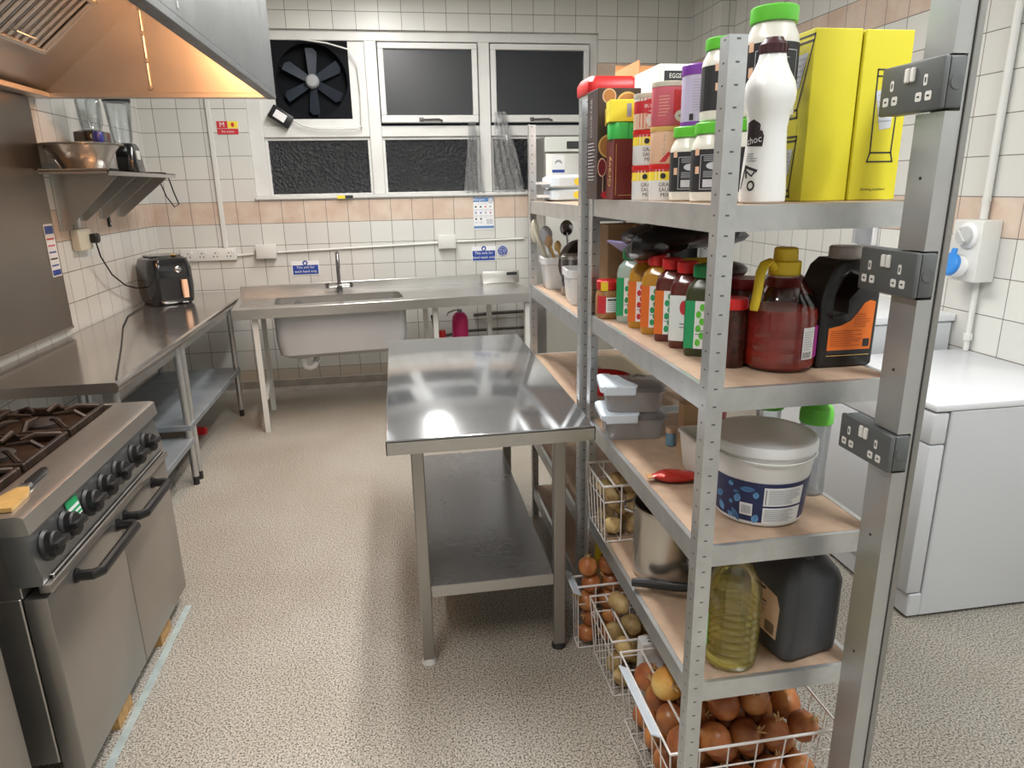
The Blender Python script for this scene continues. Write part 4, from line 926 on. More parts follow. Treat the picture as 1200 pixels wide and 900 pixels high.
r = thing('industrial_socket', 'grey white switched socket box with blue cap on the right wall', 'socket', (XR, 2.655, 1.30), world=True)
mb = MB(offwhite); mb.box(XR-0.095, XR-0.001, 2.585, 2.745, 1.165, 1.425, 0.006, 2); mb.build('enclosure', r)
mb = MB(plain('pale_switch_grey', (0.50, 0.51, 0.50), 0.4)); Mq = Matrix.Translation((XR-0.095, 2.655, 1.36)) @ Matrix.Rotation(-PI/2, 4, 'Y')
mb.use(white); mb.lathe([(0.055, 0), (0.055, 0.008), (0.043, 0.014), (0.043, 0.014)], 24, M=Mq); mb.use(MATS['pale_switch_grey']); mb.lathe([(0.040, 0.012), (0.038, 0.032), (0, 0.034)], 24, M=Mq); mb.box(-0.035, 0.035, -0.008, 0.008, 0.03, 0.045, 0.004, 1, M=Mq @ Matrix.Rotation(0.7, 4, 'Z')); mb.build('rotary_switch', r)
mb = MB(white); Mq = Matrix.Translation((XR-0.095, 2.675, 1.225)) @ Matrix.Rotation(-PI/2+0.25, 4, 'Y'); mb.lathe([(0.046, 0), (0.046, 0.02), (0.043, 0.045), (0.03, 0.045)], 24, M=Mq); mb.build('socket_collar', r)
mb = MB(blueplug); mb.lathe([(0.050, 0.046), (0.050, 0.062), (0.044, 0.068), (0, 0.068)], 28, M=Mq); mb.box(0.03, 0.07, -0.014, 0.014, 0.048, 0.062, 0.004, 1, M=Mq); mb.build('hinged_cap', r)
mb = MB(offwhite); mb.tube([(XR-0.02, 2.672, 1.426), (XR-0.02, 2.672, 2.0), (XR-0.02, 2.672, ZC)], 0.0165, 12); mb.cyl((XR-0.02, 2.672, 1.50), (XR-0.02, 2.672, 1.515), 0.0185, 12)
tag(mb.build('conduit_pipe', loc=(XR-0.02, 2.672, 1.43)), 'white round conduit rising above the blue capped socket on the right wall', 'conduit')
mb = MB(offwhite); mb.tube([(XR-0.02, 2.650, 1.164), (XR-0.02, 2.650, 0.90), (XR-0.02, 2.650, 0.852)], 0.012, 12); mb.cyl((XR-0.02, 2.650, 0.90), (XR-0.02, 2.650, 0.93), 0.019, 10)
tag(mb.build('conduit_pipe', loc=(XR-0.02, 2.65, 0.86)), 'white conduit dropping below the blue capped socket to the fridge', 'conduit')
k = thing('wall_switch', 'small clear covered switch on the right wall above the red jug', 'switch', (XR, 3.43, 1.315))
mb = MB(white); mb.box(-0.03, -0.001, -0.075, 0.075, -0.055, 0.055, 0.006, 2); mb.build('faceplate', k)
mb = MB(hazep); mb.box(-0.05, -0.031, -0.07, 0.07, -0.05, 0.05, 0.005, 2); mb.build('cover', k)

# ------------------------------------------------------------------ room lights, two of the ceiling ones added to brighten the back
def batten(x, y, power, lab, ly=1.5, col=(1.0, 0.975, 0.94)):
    t = thing('ceiling_light', lab, 'ceiling light', (x, y, ZC))
    mb = MB(white); mb.box(-0.09, 0.09, -ly/2, ly/2, -0.03, -0.001, 0.004, 1); mb.build('body', t)
    mb = MB(tube_lamp); mb.rblock([(0.075, ly/2-0.02, 0.02, -0.075), (0.085, ly/2-0.01, 0.02, -0.06), (0.085, ly/2-0.01, 0.02, -0.031)]); mb.build('diffuser', t)
    l = bpy.data.lights.new('tube', 'AREA'); l.shape = 'RECTANGLE'; l.size = 0.17; l.size_y = ly; l.energy = power; l.color = col
    o = bpy.data.objects.new('tube_light', l); C.objects.link(o); o.location = (x, y, ZC-0.085)
batten(-0.60, 0.85, 46, 'ceiling light over the cooker side of the kitchen')
batten(1.55, 0.3, 58, 'ceiling light over the white fridge side of the kitchen', col=(0.90, 0.96, 1.0))
batten(0.30, 2.75, 50, 'added ceiling light over the middle of the prep table')  # unseen fitting, added to lift the back wall and table area
batten(-0.05, 4.35, 44, 'added ceiling light brightening the far end, nearest the window wall')  # unseen fitting, added to bring more light to the far floor and sink
for y in (3.42, 1.9):
    l = bpy.data.lights.new('bulkhead', 'AREA'); l.shape = 'RECTANGLE'; l.size = 0.10; l.size_y = 0.25; l.energy = 8.5; l.color = (1.0, 0.45, 0.18)
    o = bpy.data.objects.new('bulkhead_light', l); C.objects.link(o); o.location = (-0.80, y+0.13, 2.47); o.rotation_euler = (1.15, 0, 0)
W = bpy.data.worlds.new('night'); W.use_nodes = True; W.node_tree.nodes['Background'].inputs[0].default_value = (0.010, 0.011, 0.014, 1); W.node_tree.nodes['Background'].inputs[1].default_value = 1.0
bpy.context.scene.world = W

# ------------------------------------------------------------------ boltless shelving: two bays in line
def post(t, x, y, dx, dy, h, name='upright', f=0.036):
    mb = MB(galvp); k = 0.003
    # local axes at the corner so that the slot pattern sits on both flanges
    mb.box(*sorted((0, dx*f)), *sorted((0, dy*k)), 0, h); mb.box(*sorted((0, dx*k)), *sorted((dy*k, dy*f)), 0, h)
    o = mb.build(name, t, loc=(0, 0, 0)); o.location = Vector((x, y, 0)) - OFFT[t.name]
    return o
OFFT = {}
def rack(name, label, x0, x1, y0, y1, h, levels):
    t = thing(name, label, 'shelving', ((x0+x1)/2, (y0+y1)/2, 0), world=True); OFFT[t.name] = Vector(t.location)
    for x, dx in ((x0, 1), (x1, -1)):
        for y, dy in ((y0, 1), (y1, -1)): post(t, x, y, dx, dy, h)
    for z in levels:
        mb = MB(galv)
        mb.box(x0+0.0035, x0+0.016, y0+0.004, y1-0.004, z-0.052, z); mb.build('side_beam', t)
        mb = MB(galv); mb.box(x1-0.016, x1-0.0035, y0+0.004, y1-0.004, z-0.052, z); mb.build('side_beam', t)
        mb = MB(galv); mb.box(x0+0.016, x1-0.016, y0+0.0035, y0+0.014, z-0.050, z-0.001); mb.build('end_beam', t)
        mb = MB(galv); mb.box(x0+0.016, x1-0.016, y1-0.014, y1-0.0035, z-0.050, z-0.001); mb.build('end_beam', t)
        mb = MB(board); mb.box(x0+0.017, x1-0.017, y0+0.0145, y1-0.0145, z-0.010, z-0.0005); mb.build('shelf_board', t)
    return t
S1, S2, S3, S4 = 1.558, 1.196, 0.838, 0.484
rack('storage_rack', 'near galvanised rack bay full of sauces and jars behind the socket post', 0.60, 1.037, 1.25, 2.15, 1.85, (S1, S2, S3, S4))
R1, R2, R3, R4, R5 = 1.535, 1.165, 0.842, 0.452, 0.172
rack('storage_rack', 'far galvanised rack bay with flour bags and white bins beside the sink', 0.585, 1.03, 2.19, 3.09, 1.85, (R1, R2, R3, R4, R5))

# ------------------------------------------------------------------ trunking pole with three double sockets
p = thing('socket_pole', 'floor to ceiling grey metal trunking post in front of the rack', 'post', (0.945, 1.135, 0), world=True)
mb = MB(pole_m); zs = [(0, 1.050), (1.130, 1.388), (1.475, 1.708), (1.797, ZC-0.001)]
for z0, z1 in zs: mb.box(0.921, 0.954, 1.10, 1.168, z0, z1)
for z0, z1 in ((1.050, 1.130), (1.388, 1.475), (1.708, 1.797)): mb.box(0.949, 0.954, 1.10, 1.168, z0, z1)
mb.build('trunking_body', p)
mb = MB(plain('trunking_cover', (0.36, 0.36, 0.35), 0.35, 0.9)); mb.box(0.9555, 0.968, 1.096, 1.17, 0, ZC-0.001, 0.001, 1); mb.build('trunking_cover', p)
mb = MB(inkblack)
for z in (0.62, 0.30, 1.60, 0.9, 1.25): mb.lathe([(0.003, 0), (0.003, 0.0008), (0, 0.0008)], 8, (0.921, 1.135, z), M=Matrix.Rotation(-PI/2, 4, 'Y'))
mb.build('fixing_holes', p)
def dsocket(z0, z1, label):
    t = thing('double_socket', label, 'socket', (0.905, 1.1705, (z0+z1)/2), group='sockets on the trunking post'); hz = (z1-z0)/2
    mb = MB(sockgrey); mb.box(0.012, 0.0425, -0.074, 0.078, -hz, hz, 0.004, 2); mb.build('back_box', t)
    mb = MB(sockgrey); mb.box(0, 0.0115, -0.075, 0.079, -hz-0.001, hz+0.001, 0.004, 2); fp = mb.build('faceplate', t)
    # +Y is the far side; seen from the left the near end is on the right
    fn = plane((-0.0006, 0, 0), (0, -1, 0), (0, 0, 1)); f2 = lambda x, y: fn(x, y) + Vector((-0.0006, 0, 0))
    for cx in (-0.047, 0.036):
        mb = MB(sockwhite)
        for dx, dz, w_, h_ in ((0, 0.008, 0.0045, 0.009), (-0.0125, -0.018, 0.0075, 0.0075), (0.0105, -0.018, 0.0075, 0.0075)):
            mb.flat([(cx+dx+w_*a, dz+h_*b) for a, b in ((-1, -0.7), (-0.7, -1), (0.7, -1), (1, -0.7), (1, 0.7), (0.7, 1), (-0.7, 1), (-1, 0.7))], fn)
        mb.use(inkblack); mb.rect(cx-0.0015, cx+0.0015, 0.004, 0.012, f2)
        for dx in (-0.0125, 0.0105): mb.rect(cx+dx-0.003, cx+dx+0.003, -0.0195, -0.0165, f2)
        mb.build('shutters', t, smooth=0, fix=False)
    for cx in (-0.015, -0.001):
        mb = MB(sockwhite); mb.box(-0.005, 0.001, -cx-0.012, -cx-0.001, 0.008, 0.032, 0.002, 1); mb.build('rocker_switch', t)
    mb = MB(sockgrey); mb.lathe([(0.0115, 0), (0.0115, 0.0012), (0, 0.0012)], 18, (0.027, -0.074, 0.0), M=Matrix.Rotation(PI/2, 4, 'X')); mb.build('knockout', t)
    return t
dsocket(1.712, 1.794, 'topmost dark grey double socket, in front of the yellow boxes')
dsocket(1.392, 1.472, 'middle dark grey double socket, beside the black and orange bottle')
dsocket(1.054, 1.127, 'lowest dark grey double socket, beside the green lidded shaker')

# ------------------------------------------------------------------ top shelf of the near bay
E_ = 0.0005
def jar_mayo(name, label, x, y, z, rz, cap=green, body=jarwhite, lab=inkblack, r=0.047, h=0.165, group=None, oval=palegrey, side=peach):
    t = thing(name, label, 'jar', (x + (0.014 if z > S1 + 0.1 else 0), y, z), rz, group); k = h/0.165; q = r/0.047
    mb = MB(body); mb.lathe([(0.042*q, 0), (0.046*q, 0.004), (0.047*q, 0.02*k), (0.047*q, 0.112*k), (0.045*q, 0.122*k), (0.037*q, 0.138*k), (0.036*q, 0.142*k), (0, 0.142*k)], 30); mb.build('body', t)
    mb = MB(cap); mb.lathe([(0.0405*q, 0.1422*k), (0.0415*q, 0.145*k), (0.0415*q, 0.163*k), (0.039*q, h), (0, h)], 30)
    mb.build('lid', t)
    R_ = r*1.006; fn = wrap(R_); mb = MB(lab); mb.rect(-r*2.2, r*2.2, 0.022*k, 0.110*k, fn, 20)
    f2 = wrap(r*1.012); f3 = wrap(r*1.017)
    mb.use(palegrey); mb.line([(-r*0.85, 0.028*k), (r*0.85, 0.028*k), (r*0.85, 0.098*k), (-r*0.85, 0.098*k)], 0.0012, f2, True)
    mb.rect(-r*0.7, r*0.7, 0.032*k, 0.048*k, f2, 6); mb.use(oval); mb.disc(-r*0.2, 0.076*k, r*0.38, 0.008*k, f3, 14)
    mb.use(palegrey); tolines(mb, f2, -r*0.7, r*0.7, 0.052*k, 0.066*k, 4, 0.001, 5); tolines(mb, f2, -r*0.7, r*0.7, 0.085*k, 0.096*k, 3, 0.001, 6)
    mb.use(side); mb.rect(-r*1.15, -r*0.92, 0.06*k, 0.075*k, f2, 3); mb.rect(-r*1.2, -r*0.95, 0.098*k, 0.112*k, f2, 3)
    mb.build('label', t, smooth=0, fix=False)
    return t
G1 = 'green lidded jars on the top shelf'
jar_mayo('condiment_jar', 'lower white jar with black label under the purple topped tub', 0.69, 1.60, S1, -0.15, group=G1)
jar_mayo('condiment_jar', 'lower white jar with black label nearest the slotted front upright', 0.695, 1.492, S1, -0.15, group=G1)
jar_mayo('condiment_jar', 'upper green lidded jar with a long black label left of the front upright', 0.695, 1.492, S1+0.1655, 0.35, group=G1)
jar_mayo('condiment_jar', 'lower jar with green lid hidden behind the white dessert bottle', 0.752, 1.405, S1, 0.2, group=G1, r=0.050)
jar_mayo('condiment_jar', 'tallest green lidded jar right above the white dessert bottle shoulder', 0.752, 1.405, S1+0.1655, -0.25, group=G1, r=0.052, h=0.205)
t = thing('screw_top_tub', 'lilac tub with purple rim upside down on a green lidded jar', 'tub', (0.705, 1.60, S1+0.1655), -0.1)
mb = MB(white); mb.lathe([(0.040, 0), (0.041, 0.003), (0.041, 0.108), (0, 0.108)], 28); mb.build('body', t)
mb = MB(purple); mb.lathe([(0.0425, 0.108), (0.043, 0.11), (0.043, 0.128), (0.04, 0.131), (0, 0.131)], 28); mb.build('lid', t)
fn = wrap(0.0414); f2 = wrap(0.0419); mb = MB(lilac); mb.rect(-0.09, 0.09, 0.010, 0.107, fn, 18); mb.use(purple); mb.rect(-0.09, 0.09, 0.001, 0.0098, fn, 18)
mb.use(greyprint); tolines(mb, f2, -0.03, 0.02, 0.03, 0.10, 12, 0.0012, 3); mb.use(inkblack); mb.rect(-0.036, -0.026, 0.012, 0.026, f2); mb.use(green); mb.disc(0.035, 0.06, 0.012, 0.012, f2, 12); mb.build('label', t, smooth=0, fix=False)

# white dessert sauce bottle
t = thing('dessert_sauce_bottle', 'white waisted squeezy bottle with dark brown cap on the top shelf', 'bottle', (0.722, 1.318, S1), -0.35)
mb = MB(plain('glossy_white_bottle', (0.82, 0.82, 0.80), 0.22, coat=0.3)); prof = [(0.040, 0), (0.044, 0.004), (0.0445, 0.02), (0.042, 0.06), (0.038, 0.11), (0.037, 0.14), (0.040, 0.165), (0.0475, 0.188), (0.0485, 0.205), (0.045, 0.222), (0.034, 0.242), (0.027, 0.258), (0.024, 0.272), (0, 0.272)]
mb.lathe(prof, 32, sy=0.82); mb.build('body', t)
mb = MB(plain('dark_brown_cap', (0.055, 0.018, 0.022), 0.35)); mb.lathe([(0.0255, 0.2725), (0.0255, 0.288), (0.023, 0.291), (0.018, 0.296), (0.017, 0.300), (0, 0.300)], 24, sy=0.9)
for k in range(16):
    a = 2*PI*k/16; mb.box(-0.001, 0.001, -0.001, 0.001, 0.273, 0.287, M=Matrix.Translation((0.0258*math.cos(a), 0.0232*math.sin(a), 0)))
mb.build('cap', t)
def wbottle(x, y, off=0.0008):
    r = 0.0445
    for (r0, z0), (r1, z1) in zip(prof, prof[1:]):
        if z0 <= y <= z1: r = r0 + (r1-r0)*(y-z0)/(z1-z0); break
    a = -PI/2 + x/0.042; return Vector(((r+off)*math.cos(a), (r+off)*0.82*math.sin(a), y))
f2 = lambda x, y: wbottle(x, y, 0.0016)
mb = MB(plain('label_brown_black', (0.03, 0.018, 0.02), 0.45)); mb.flat([(-0.052, 0.108), (-0.012, 0.106), (-0.010, 0.125), (-0.020, 0.148), (-0.034, 0.156), (-0.052, 0.150)], wbottle)
mb.use(white_ink); mb.text('white', 0.019, f2, -0.032, 0.138, 0.15); mb.text('choc', 0.019, f2, -0.032, 0.118, 0.15)
mb.use(greyprint); tolines(mb, wbottle, -0.045, -0.02, 0.078, 0.095, 4, 0.0015, 2)
mb.use(inkblack); mb.line([(-0.055, 0.03), (-0.045, 0.07), (-0.04, 0.05)], 0.004, wbottle); mb.line([(-0.045, 0.07), (-0.02, 0.062)], 0.005, wbottle); mb.line([(-0.04, 0.06), (-0.028, 0.052), (-0.022, 0.06)], 0.003, wbottle); mb.disc(-0.028, 0.034, 0.008, 0.010, wbottle, 16, 0, 0.6)
mb.build('label', t, smooth=0, fix=False)

# yellow tumbler boxes
def tumbler(mb, fn, f2, x, y, s, lean=0.0, sx=1.0, w_=0.003):
    P = lambda a, b: (x + a*s*sx + b*s*lean, y + b*s)
    mb.use(inkblack)
    mb.line([P(-0.30, 1), P(-0.27, -0.8)], w_, fn); mb.line([P(0.30, 1), P(0.27, -0.8)], w_, fn)
    for v, k in ((1, 0.30), (0.86, 0.295), (-0.8, 0.27), (-1, 0.33)): mb.line([P(-k, v), P(k, v)], w_, fn)
    mb.line([P(-0.27, -0.8), P(-0.33, -1)], w_, fn); mb.line([P(0.27, -0.8), P(0.33, -1)], w_, fn)
    mb.use(palegrey); mb.flat([P(-0.30, 0.55), P(0.22, 0.60), P(0.18, -0.25), P(-0.10, -0.3)], fn); mb.use(greyprint)
    for k in range(5): mb.line([P(-0.22, 0.45-0.14*k), P(0.16, 0.47-0.14*k)], 0.001, f2)
def ybox(label, x0, x1, y0, y1, h, cx, cy, side):
    t = thing('tumbler_box', label, 'box', ((x0+x1)/2, (y0+y1)/2, S1), group='yellow boxes on the top shelf')
    hx, hy = (x1-x0)/2, (y1-y0)/2
    mb = MB(yellow); mb.box(-hx, hx, -hy, hy, 0, h, 0.0015, 1); mb.build('carton', t, smooth=0)
    mb = MB(inkblack); fn = plane((0, -hy-0.0006, 0), (1, 0, 0), (0, 0, 1)); f2 = plane((0, -hy-0.0012, 0), (1, 0, 0), (0, 0, 1))
    if cx is not None: tumbler(mb, fn, f2, cx, cy, 0.088)
    mb.use(inkblack)
    if cx is not None: mb.text('drinking tumblers', 0.008, fn, 0.0, 0.022)
    if side:
        fn = plane((-hx-0.0006, 0, 0), (0, -1, 0), (0, 0, 1)); f2 = plane((-hx-0.0012, 0, 0), (0, -1, 0), (0, 0, 1))
        tumbler(mb, fn, f2, 0.062, 0.242, 0.075, 0.3, 1.6, 0.004); tumbler(mb, fn, f2, -0.02, 0.215, 0.07, 0.3, 1.6, 0.004); tumbler(mb, fn, f2, 0.05, 0.07, 0.06, 0.1, 1.6, 0.004)
        mb.use(inkblack); mb.text('drinking tumblers', 0.009, fn, 0.02, 0.14, 0.1)
    mb.build('print', t, smooth=0, fix=False)
ybox('yellow carton beside the white dessert bottle, blank front face', 0.832, 0.935, 1.362, 1.60, 0.328, None, 0, True)
ybox('yellow carton with a tumbler outline on its front, behind the topmost socket', 0.938, 1.045, 1.357, 1.60, 0.326, 0.008, 0.165, False)

# stacked drums: three high, two columns
def drum(name, label, x, y, z, rz, style, r=0.041, h=0.0865):
    t = thing(name, label, 'tub', (x, y, z), rz, 'tubs stacked on the top shelf'); k = r/0.041
    base = {'gran': white, 'peach': peach, 'red': redp, 'pink': pinkp}[style]
    mb = MB(base); mb.lathe([(r*0.96, 0), (r, 0.003), (r, h-0.012), (0, h-0.012)], 28); mb.build('body', t)
    mb = MB(creamcard if style in ('red', 'pink') else (red if style == 'gran' else gold)); mb.lathe([(r*1.02, h-0.0118), (r*1.03, h-0.010), (r*1.03, h-0.001), (r*0.98, h-0.0003), (0, h-0.0003)], 28); mb.build('lid', t)
    fn = wrap(r*1.006); f2 = wrap(r*1.014); f3 = wrap(r*1.02); W = r*2.4; mb = MB()
    if style == 'gran':
        mb.use(yellowl); mb.rect(-W, W, h*0.56, h*0.80, fn, 18); mb.use(redp); mb.rect(-W, W, h*0.80, h*0.855, fn, 18)
        mb.use(inkblack); mb.text('GRAVY', 0.013, f2, -0.008, h*0.44); mb.text('SAUCE', 0.013, f2, -0.008, h*0.30); mb.text('MIX', 0.013, f2, -0.012, h*0.16)
        mb.disc(-0.018, h*0.68, 0.007, 0.007, f2, 10); mb.use(pinkp); mb.disc(0.022, h*0.17, 0.011, 0.010, f2, 12); mb.use(darkwine); mb.disc(0.022, h*0.17, 0.005, 0.005, f3, 10)
    elif style == 'peach':
        mb.use(pinkp); mb.rect(0.002, 0.042, h*0.30, h*0.83, fn, 8); mb.use(greyprint)
        for i, l in enumerate('SPICE'): mb.text(l, 0.010, f2, -0.022, h*(0.74-0.12*i))
        mb.use(redp); mb.flat([(-0.034, h*0.05), (-0.012, h*0.32), (-0.004, h*0.30), (-0.018, h*0.05)], f2)
    elif style == 'red':
        mb.use(tan); mb.rect(-W, W, h*0.0, h*0.44, fn, 18); mb.use(jarwhite); mb.rect(-W, W, h*0.78, h*0.86, fn, 18); mb.disc(0.0, h*0.25, 0.020, 0.017, f2, 16); mb.use(palegrey); mb.disc(0.0, h*0.26, 0.010, 0.009, f3, 12)
        mb.use(redp); mb.disc(-0.002, h*0.62, 0.031, 0.019, f2, 20); mb.use(white_ink); mb.text('BURGER', 0.0125, f3, -0.002, h*0.63); mb.text('sauce', 0.009, f3, -0.004, h*0.50)
    else:
        mb.use(redp); mb.rect(0.0, 0.045, h*0.25, h*0.80, fn, 8); mb.use(jarwhite); mb.disc(0.024, h*0.22, 0.020, 0.014, f2, 16); mb.use(greyprint); mb.disc(0.024, h*0.22, 0.012, 0.004, f3, 10); mb.use(peach); tolines(mb, f2, -0.036, -0.008, h*0.2, h*0.7, 7, 0.0014, 4)
    mb.build('label', t, smooth=0, fix=False)
ax, ay, bx_, by_ = 0.662, 1.805, 0.672, 1.705
drum('gravy_tub', 'bottom left yellow banded gravy tub on the top shelf', ax, ay, S1, -0.1, 'gran'); drum('gravy_tub', 'bottom right yellow banded gravy tub, beside the black label jars', bx_, by_, S1, -0.1, 'gran')
drum('gravy_tub', 'middle left yellow banded gravy tub, under the burger sauce tub', ax, ay, S1+0.087, -0.05, 'gran'); drum('spice_tub', 'peach tub with a chilli picture in the middle of its stack', bx_, by_, S1+0.087, 0.0, 'peach')
drum('sauce_tub', 'burger sauce tub with a red oval, topmost of the left stack', ax, ay, S1+0.174, -0.1, 'red'); drum('sauce_tub', 'pinkish red tub with a pale oval, topmost of the right stack', bx_, by_, S1+0.174, -0.1, 'pink', h=0.10)

# boxed goods further along
t = thing('gravy_box', 'maroon box with gold scroll under the small green carton', 'box', (0.636, 1.915, S1))
mb = MB(maroon); mb.box(-0.044, 0.044, -0.035, 0.035, 0, 0.158, 0.0015, 1); mb.build('carton', t, smooth=0)
mb = MB(gold); fn = plane((0, -0.0356, 0), (1, 0, 0), (0, 0, 1)); fs = plane((-0.0446, 0, 0), (0, -1, 0), (0, 0, 1))
mb.text('Gravy', 0.034, fs, 0, 0.075, PI/2); mb.line([(-0.03, 0.012), (0.042, 0.012)], 0.001, fn); mb.line([(-0.038, 0.012), (-0.038, 0.145)], 0.001, fn); mb.text('Gravy', 0.034, fn, 0.02, 0.075, PI/2); mb.build('print', t, smooth=0, fix=False)
t = thing('green_carton', 'bright green round ended pack on the maroon box', 'box', (0.635, 1.915, S1+0.1585))
mb = MB(limegreen); mb.rblock([(0.046, 0.034, 0.024, 0), (0.048, 0.036, 0.026, 0.006), (0.048, 0.036, 0.026, 0.036), (0.046, 0.034, 0.024, 0.042)], 8); mb.build('carton', t)
mb = MB(greenp); fn = plane((0, -0.0366, 0), (1, 0, 0), (0, 0, 1)); mb.rect(-0.006, -0.003, 0.003, 0.04, fn); mb.rect(0.004, 0.022, 0.022, 0.028, fn); mb.build('print', t, smooth=0, fix=False)
t = thing('yellow_carton', 'small yellow box on top of the green pack', 'box', (0.634, 1.912, S1+0.2015), -0.16)
mb = MB(plain('bright_yellow_card', (0.86, 0.74, 0.05), 0.5)); mb.box(-0.05, 0.05, -0.036, 0.036, 0, 0.055, 0.0015, 1); mb.build('carton', t, smooth=0)
mb = MB(gold); fn = plane((-0.0506, 0, 0), (0, -1, 0), (0, 0, 1)); mb.text('STOCK', 0.014, fn, 0, 0.028, 0); fn = plane((0, -0.0366, 0), (1, 0, 0), (0, 0, 1)); mb.use(greyprint); mb.rect(-0.004, 0.008, 0.012, 0.045, fn); mb.build('print', t, smooth=0, fix=False)
t = thing('cocktail_box', 'tall dark box with orange slices and cocktail lettering on the top shelf', 'box', (0.638, 2.04, S1))
mb = MB(brownbox); mb.box(-0.062, 0.062, -0.055, 0.055, 0, 0.298, 0.0015, 1); mb.build('carton', t, smooth=0)
mb = MB(); fn = plane((0, -0.0556, 0), (1, 0, 0), (0, 0, 1)); f2 = plane((0, -0.0562, 0), (1, 0, 0), (0, 0, 1)); f3 = plane((0, -0.0568, 0), (1, 0, 0), (0, 0, 1))
for cx, cz, r_, m1, m2 in ((0.024, 0.255, 0.034, gold, orangeslice), (-0.028, 0.145, 0.032, gold, orangeslice), (-0.030, 0.286, 0.02, tan, orangeslice)):
    mb.use(m1); mb.disc(cx, min(cz, 0.297-r_), r_, r_, fn, 24); mb.use(m2); mb.disc(cx, min(cz, 0.297-r_), r_*0.85, r_*0.85, f2, 24)
mb.use(peach); mb.disc(-0.048, 0.088, 0.013, 0.026, fn, 20); mb.use(darkwine); mb.disc(-0.048, 0.088, 0.011, 0.022, f2, 20); mb.use(peach); mb.rect(-0.046, -0.044, 0.02, 0.066, fn)
mb.use(gold); mb.line([(-0.04, 0.20), (-0.04, 0.245), (0.05, 0.245)], 0.004, f3); mb.text('SMOTTEN', 0.0125, f3, 0.01, 0.263); mb.use(white_ink); mb.text('COCKTAIL', 0.020, f3, 0.008, 0.222); mb.use(redp); mb.disc(-0.03, 0.012, 0.02, 0.011, fn, 14); mb.use(palegrey); mb.rect(-0.02, 0.0, 0.02, 0.04, fn)
fs = plane((-0.0626, 0, 0), (0, -1, 0), (0, 0, 1)); mb.use(palegrey); mb.text('COCKTAIL', 0.022, fs, -0.01, 0.225, PI/2); tolines(mb, fs, -0.04, 0.03, 0.05, 0.16, 12, 0.002, 9); mb.build('print', t, smooth=0, fix=False)
t = thing('egg_box', 'white EGGS carton behind the stacked tubs on the top shelf', 'box', (0.832, 1.985, S1))
mb = MB(paper); mb.box(-0.118, 0.118, -0.10, 0.10, 0, 0.345, 0.002, 1); mb.build('carton', t, smooth=0)
mb = MB(inkblack); fn = plane((0, -0.1006, 0), (1, 0, 0), (0, 0, 1)); f2 = plane((0, -0.1012, 0), (1, 0, 0), (0, 0, 1)); fs = plane((-0.1186, 0, 0), (0, -1, 0), (0, 0, 1)); fs2 = plane((-0.1192, 0, 0), (0, -1, 0), (0, 0, 1))
mb.rect(-0.105, 0.10, 0.302, 0.328, fn); mb.rect(-0.105, 0.10, 0.240, 0.254, fn); mb.text('Size & variety', 0.013, fn, -0.05, 0.280)
mb.use(white_ink); mb.text('EGGS PRODUCED', 0.0165, f2, -0.035, 0.315, 0, 0.85); mb.text('IN ENGLISH FARMS', 0.010, f2, -0.045, 0.247)
mb.use(crimson); mb.rect(-0.10, -0.012, 0.0, 0.27, fs); mb.use(pinkp); mb.line([(-0.10, 0.274), (-0.01, 0.274)], 0.008, fs); mb.rect(-0.01, 0.004, 0.05, 0.27, fs); mb.use(white_ink); mb.text('THE ART', 0.022, fs2, -0.05, 0.245)
mb.use(greyprint); mb.flat([(0.03, 0.20), (0.042, 0.20), (0.038, 0.285), (0.034, 0.285)], fs); mb.use(pinkp); mb.flat([(0.060, 0.20), (0.078, 0.20), (0.070, 0.285)], fs); mb.build('print', t, smooth=0, fix=False)

# ------------------------------------------------------------------ second shelf of the near bay
def sqbottle(label, x, y, fill, cap, lab, blot):
    t = thing('sauce_bottle', label, 'bottle', (x, y, S2), -0.55, 'squeezy sauce bottles on the second shelf')
    mb = MB(fill); mb.rblock([(0.036, 0.030, 0.014, 0), (0.038, 0.032, 0.016, 0.005), (0.038, 0.032, 0.016, 0.150), (0.034, 0.028, 0.016, 0.168), (0.020, 0.018, 0.014, 0.184), (0.016, 0.016, 0.012, 0.188)], 6); mb.build('body', t)
    mb = MB(cap); mb.lathe([(0.025, 0.1885), (0.026, 0.19), (0.026, 0.214), (0.023, 0.217), (0, 0.217)], 22, (0, 0, 0)); mb.build('cap', t)
    mb = MB(lab); fn = plane((-0.0386, 0, 0), (0, -1, 0), (0, 0, 1)); ff = plane((0, -0.0326, 0), (1, 0, 0), (0, 0, 1))
    mb.rect(-0.026, 0.022, 0.02, 0.135, fn); mb.rect(-0.036, -0.012, 0.02, 0.135, ff); f2 = plane((0, -0.0331, 0), (1, 0, 0), (0, 0, 1)); f3 = plane((0, -0.0336, 0), (1, 0, 0), (0, 0, 1))
    mb.use(paper); mb.rect(-0.013, 0.013, 0.02, 0.135, f2); mb.use(blot[0])
    if blot[1] == 'disc': mb.disc(-0.001, 0.105, 0.010, 0.018, f3, 16)
    else:
        for k in range(6): mb.disc(-0.004+0.008*(k % 2), 0.035+0.017*k, 0.0065, 0.009, f3, 10)
    mb.use(greyprint); mb.rect(-0.010, 0.010, 0.062, 0.066, f3); mb.rect(-0.010, 0.008, 0.054, 0.057, f3)
    mb.build('label', t, smooth=0, fix=False); return t
sqbottle('green labelled sauce bottle next to the peanut butter jar', 0.690, 1.995, plain('pale_mint_sauce', (0.40, 0.50, 0.44), 0.14, coat=0.3), dkgreen, greenp, (greenp, 'leaf'))
sqbottle('yellow sauce bottle second from the peanut butter jar', 0.696, 1.903, mustard, red, orange, (redp, 'leaf'))
sqbottle('yellow sauce bottle third from the peanut butter jar', 0.702, 1.812, mustard, red, orange, (greenp, 'leaf'))
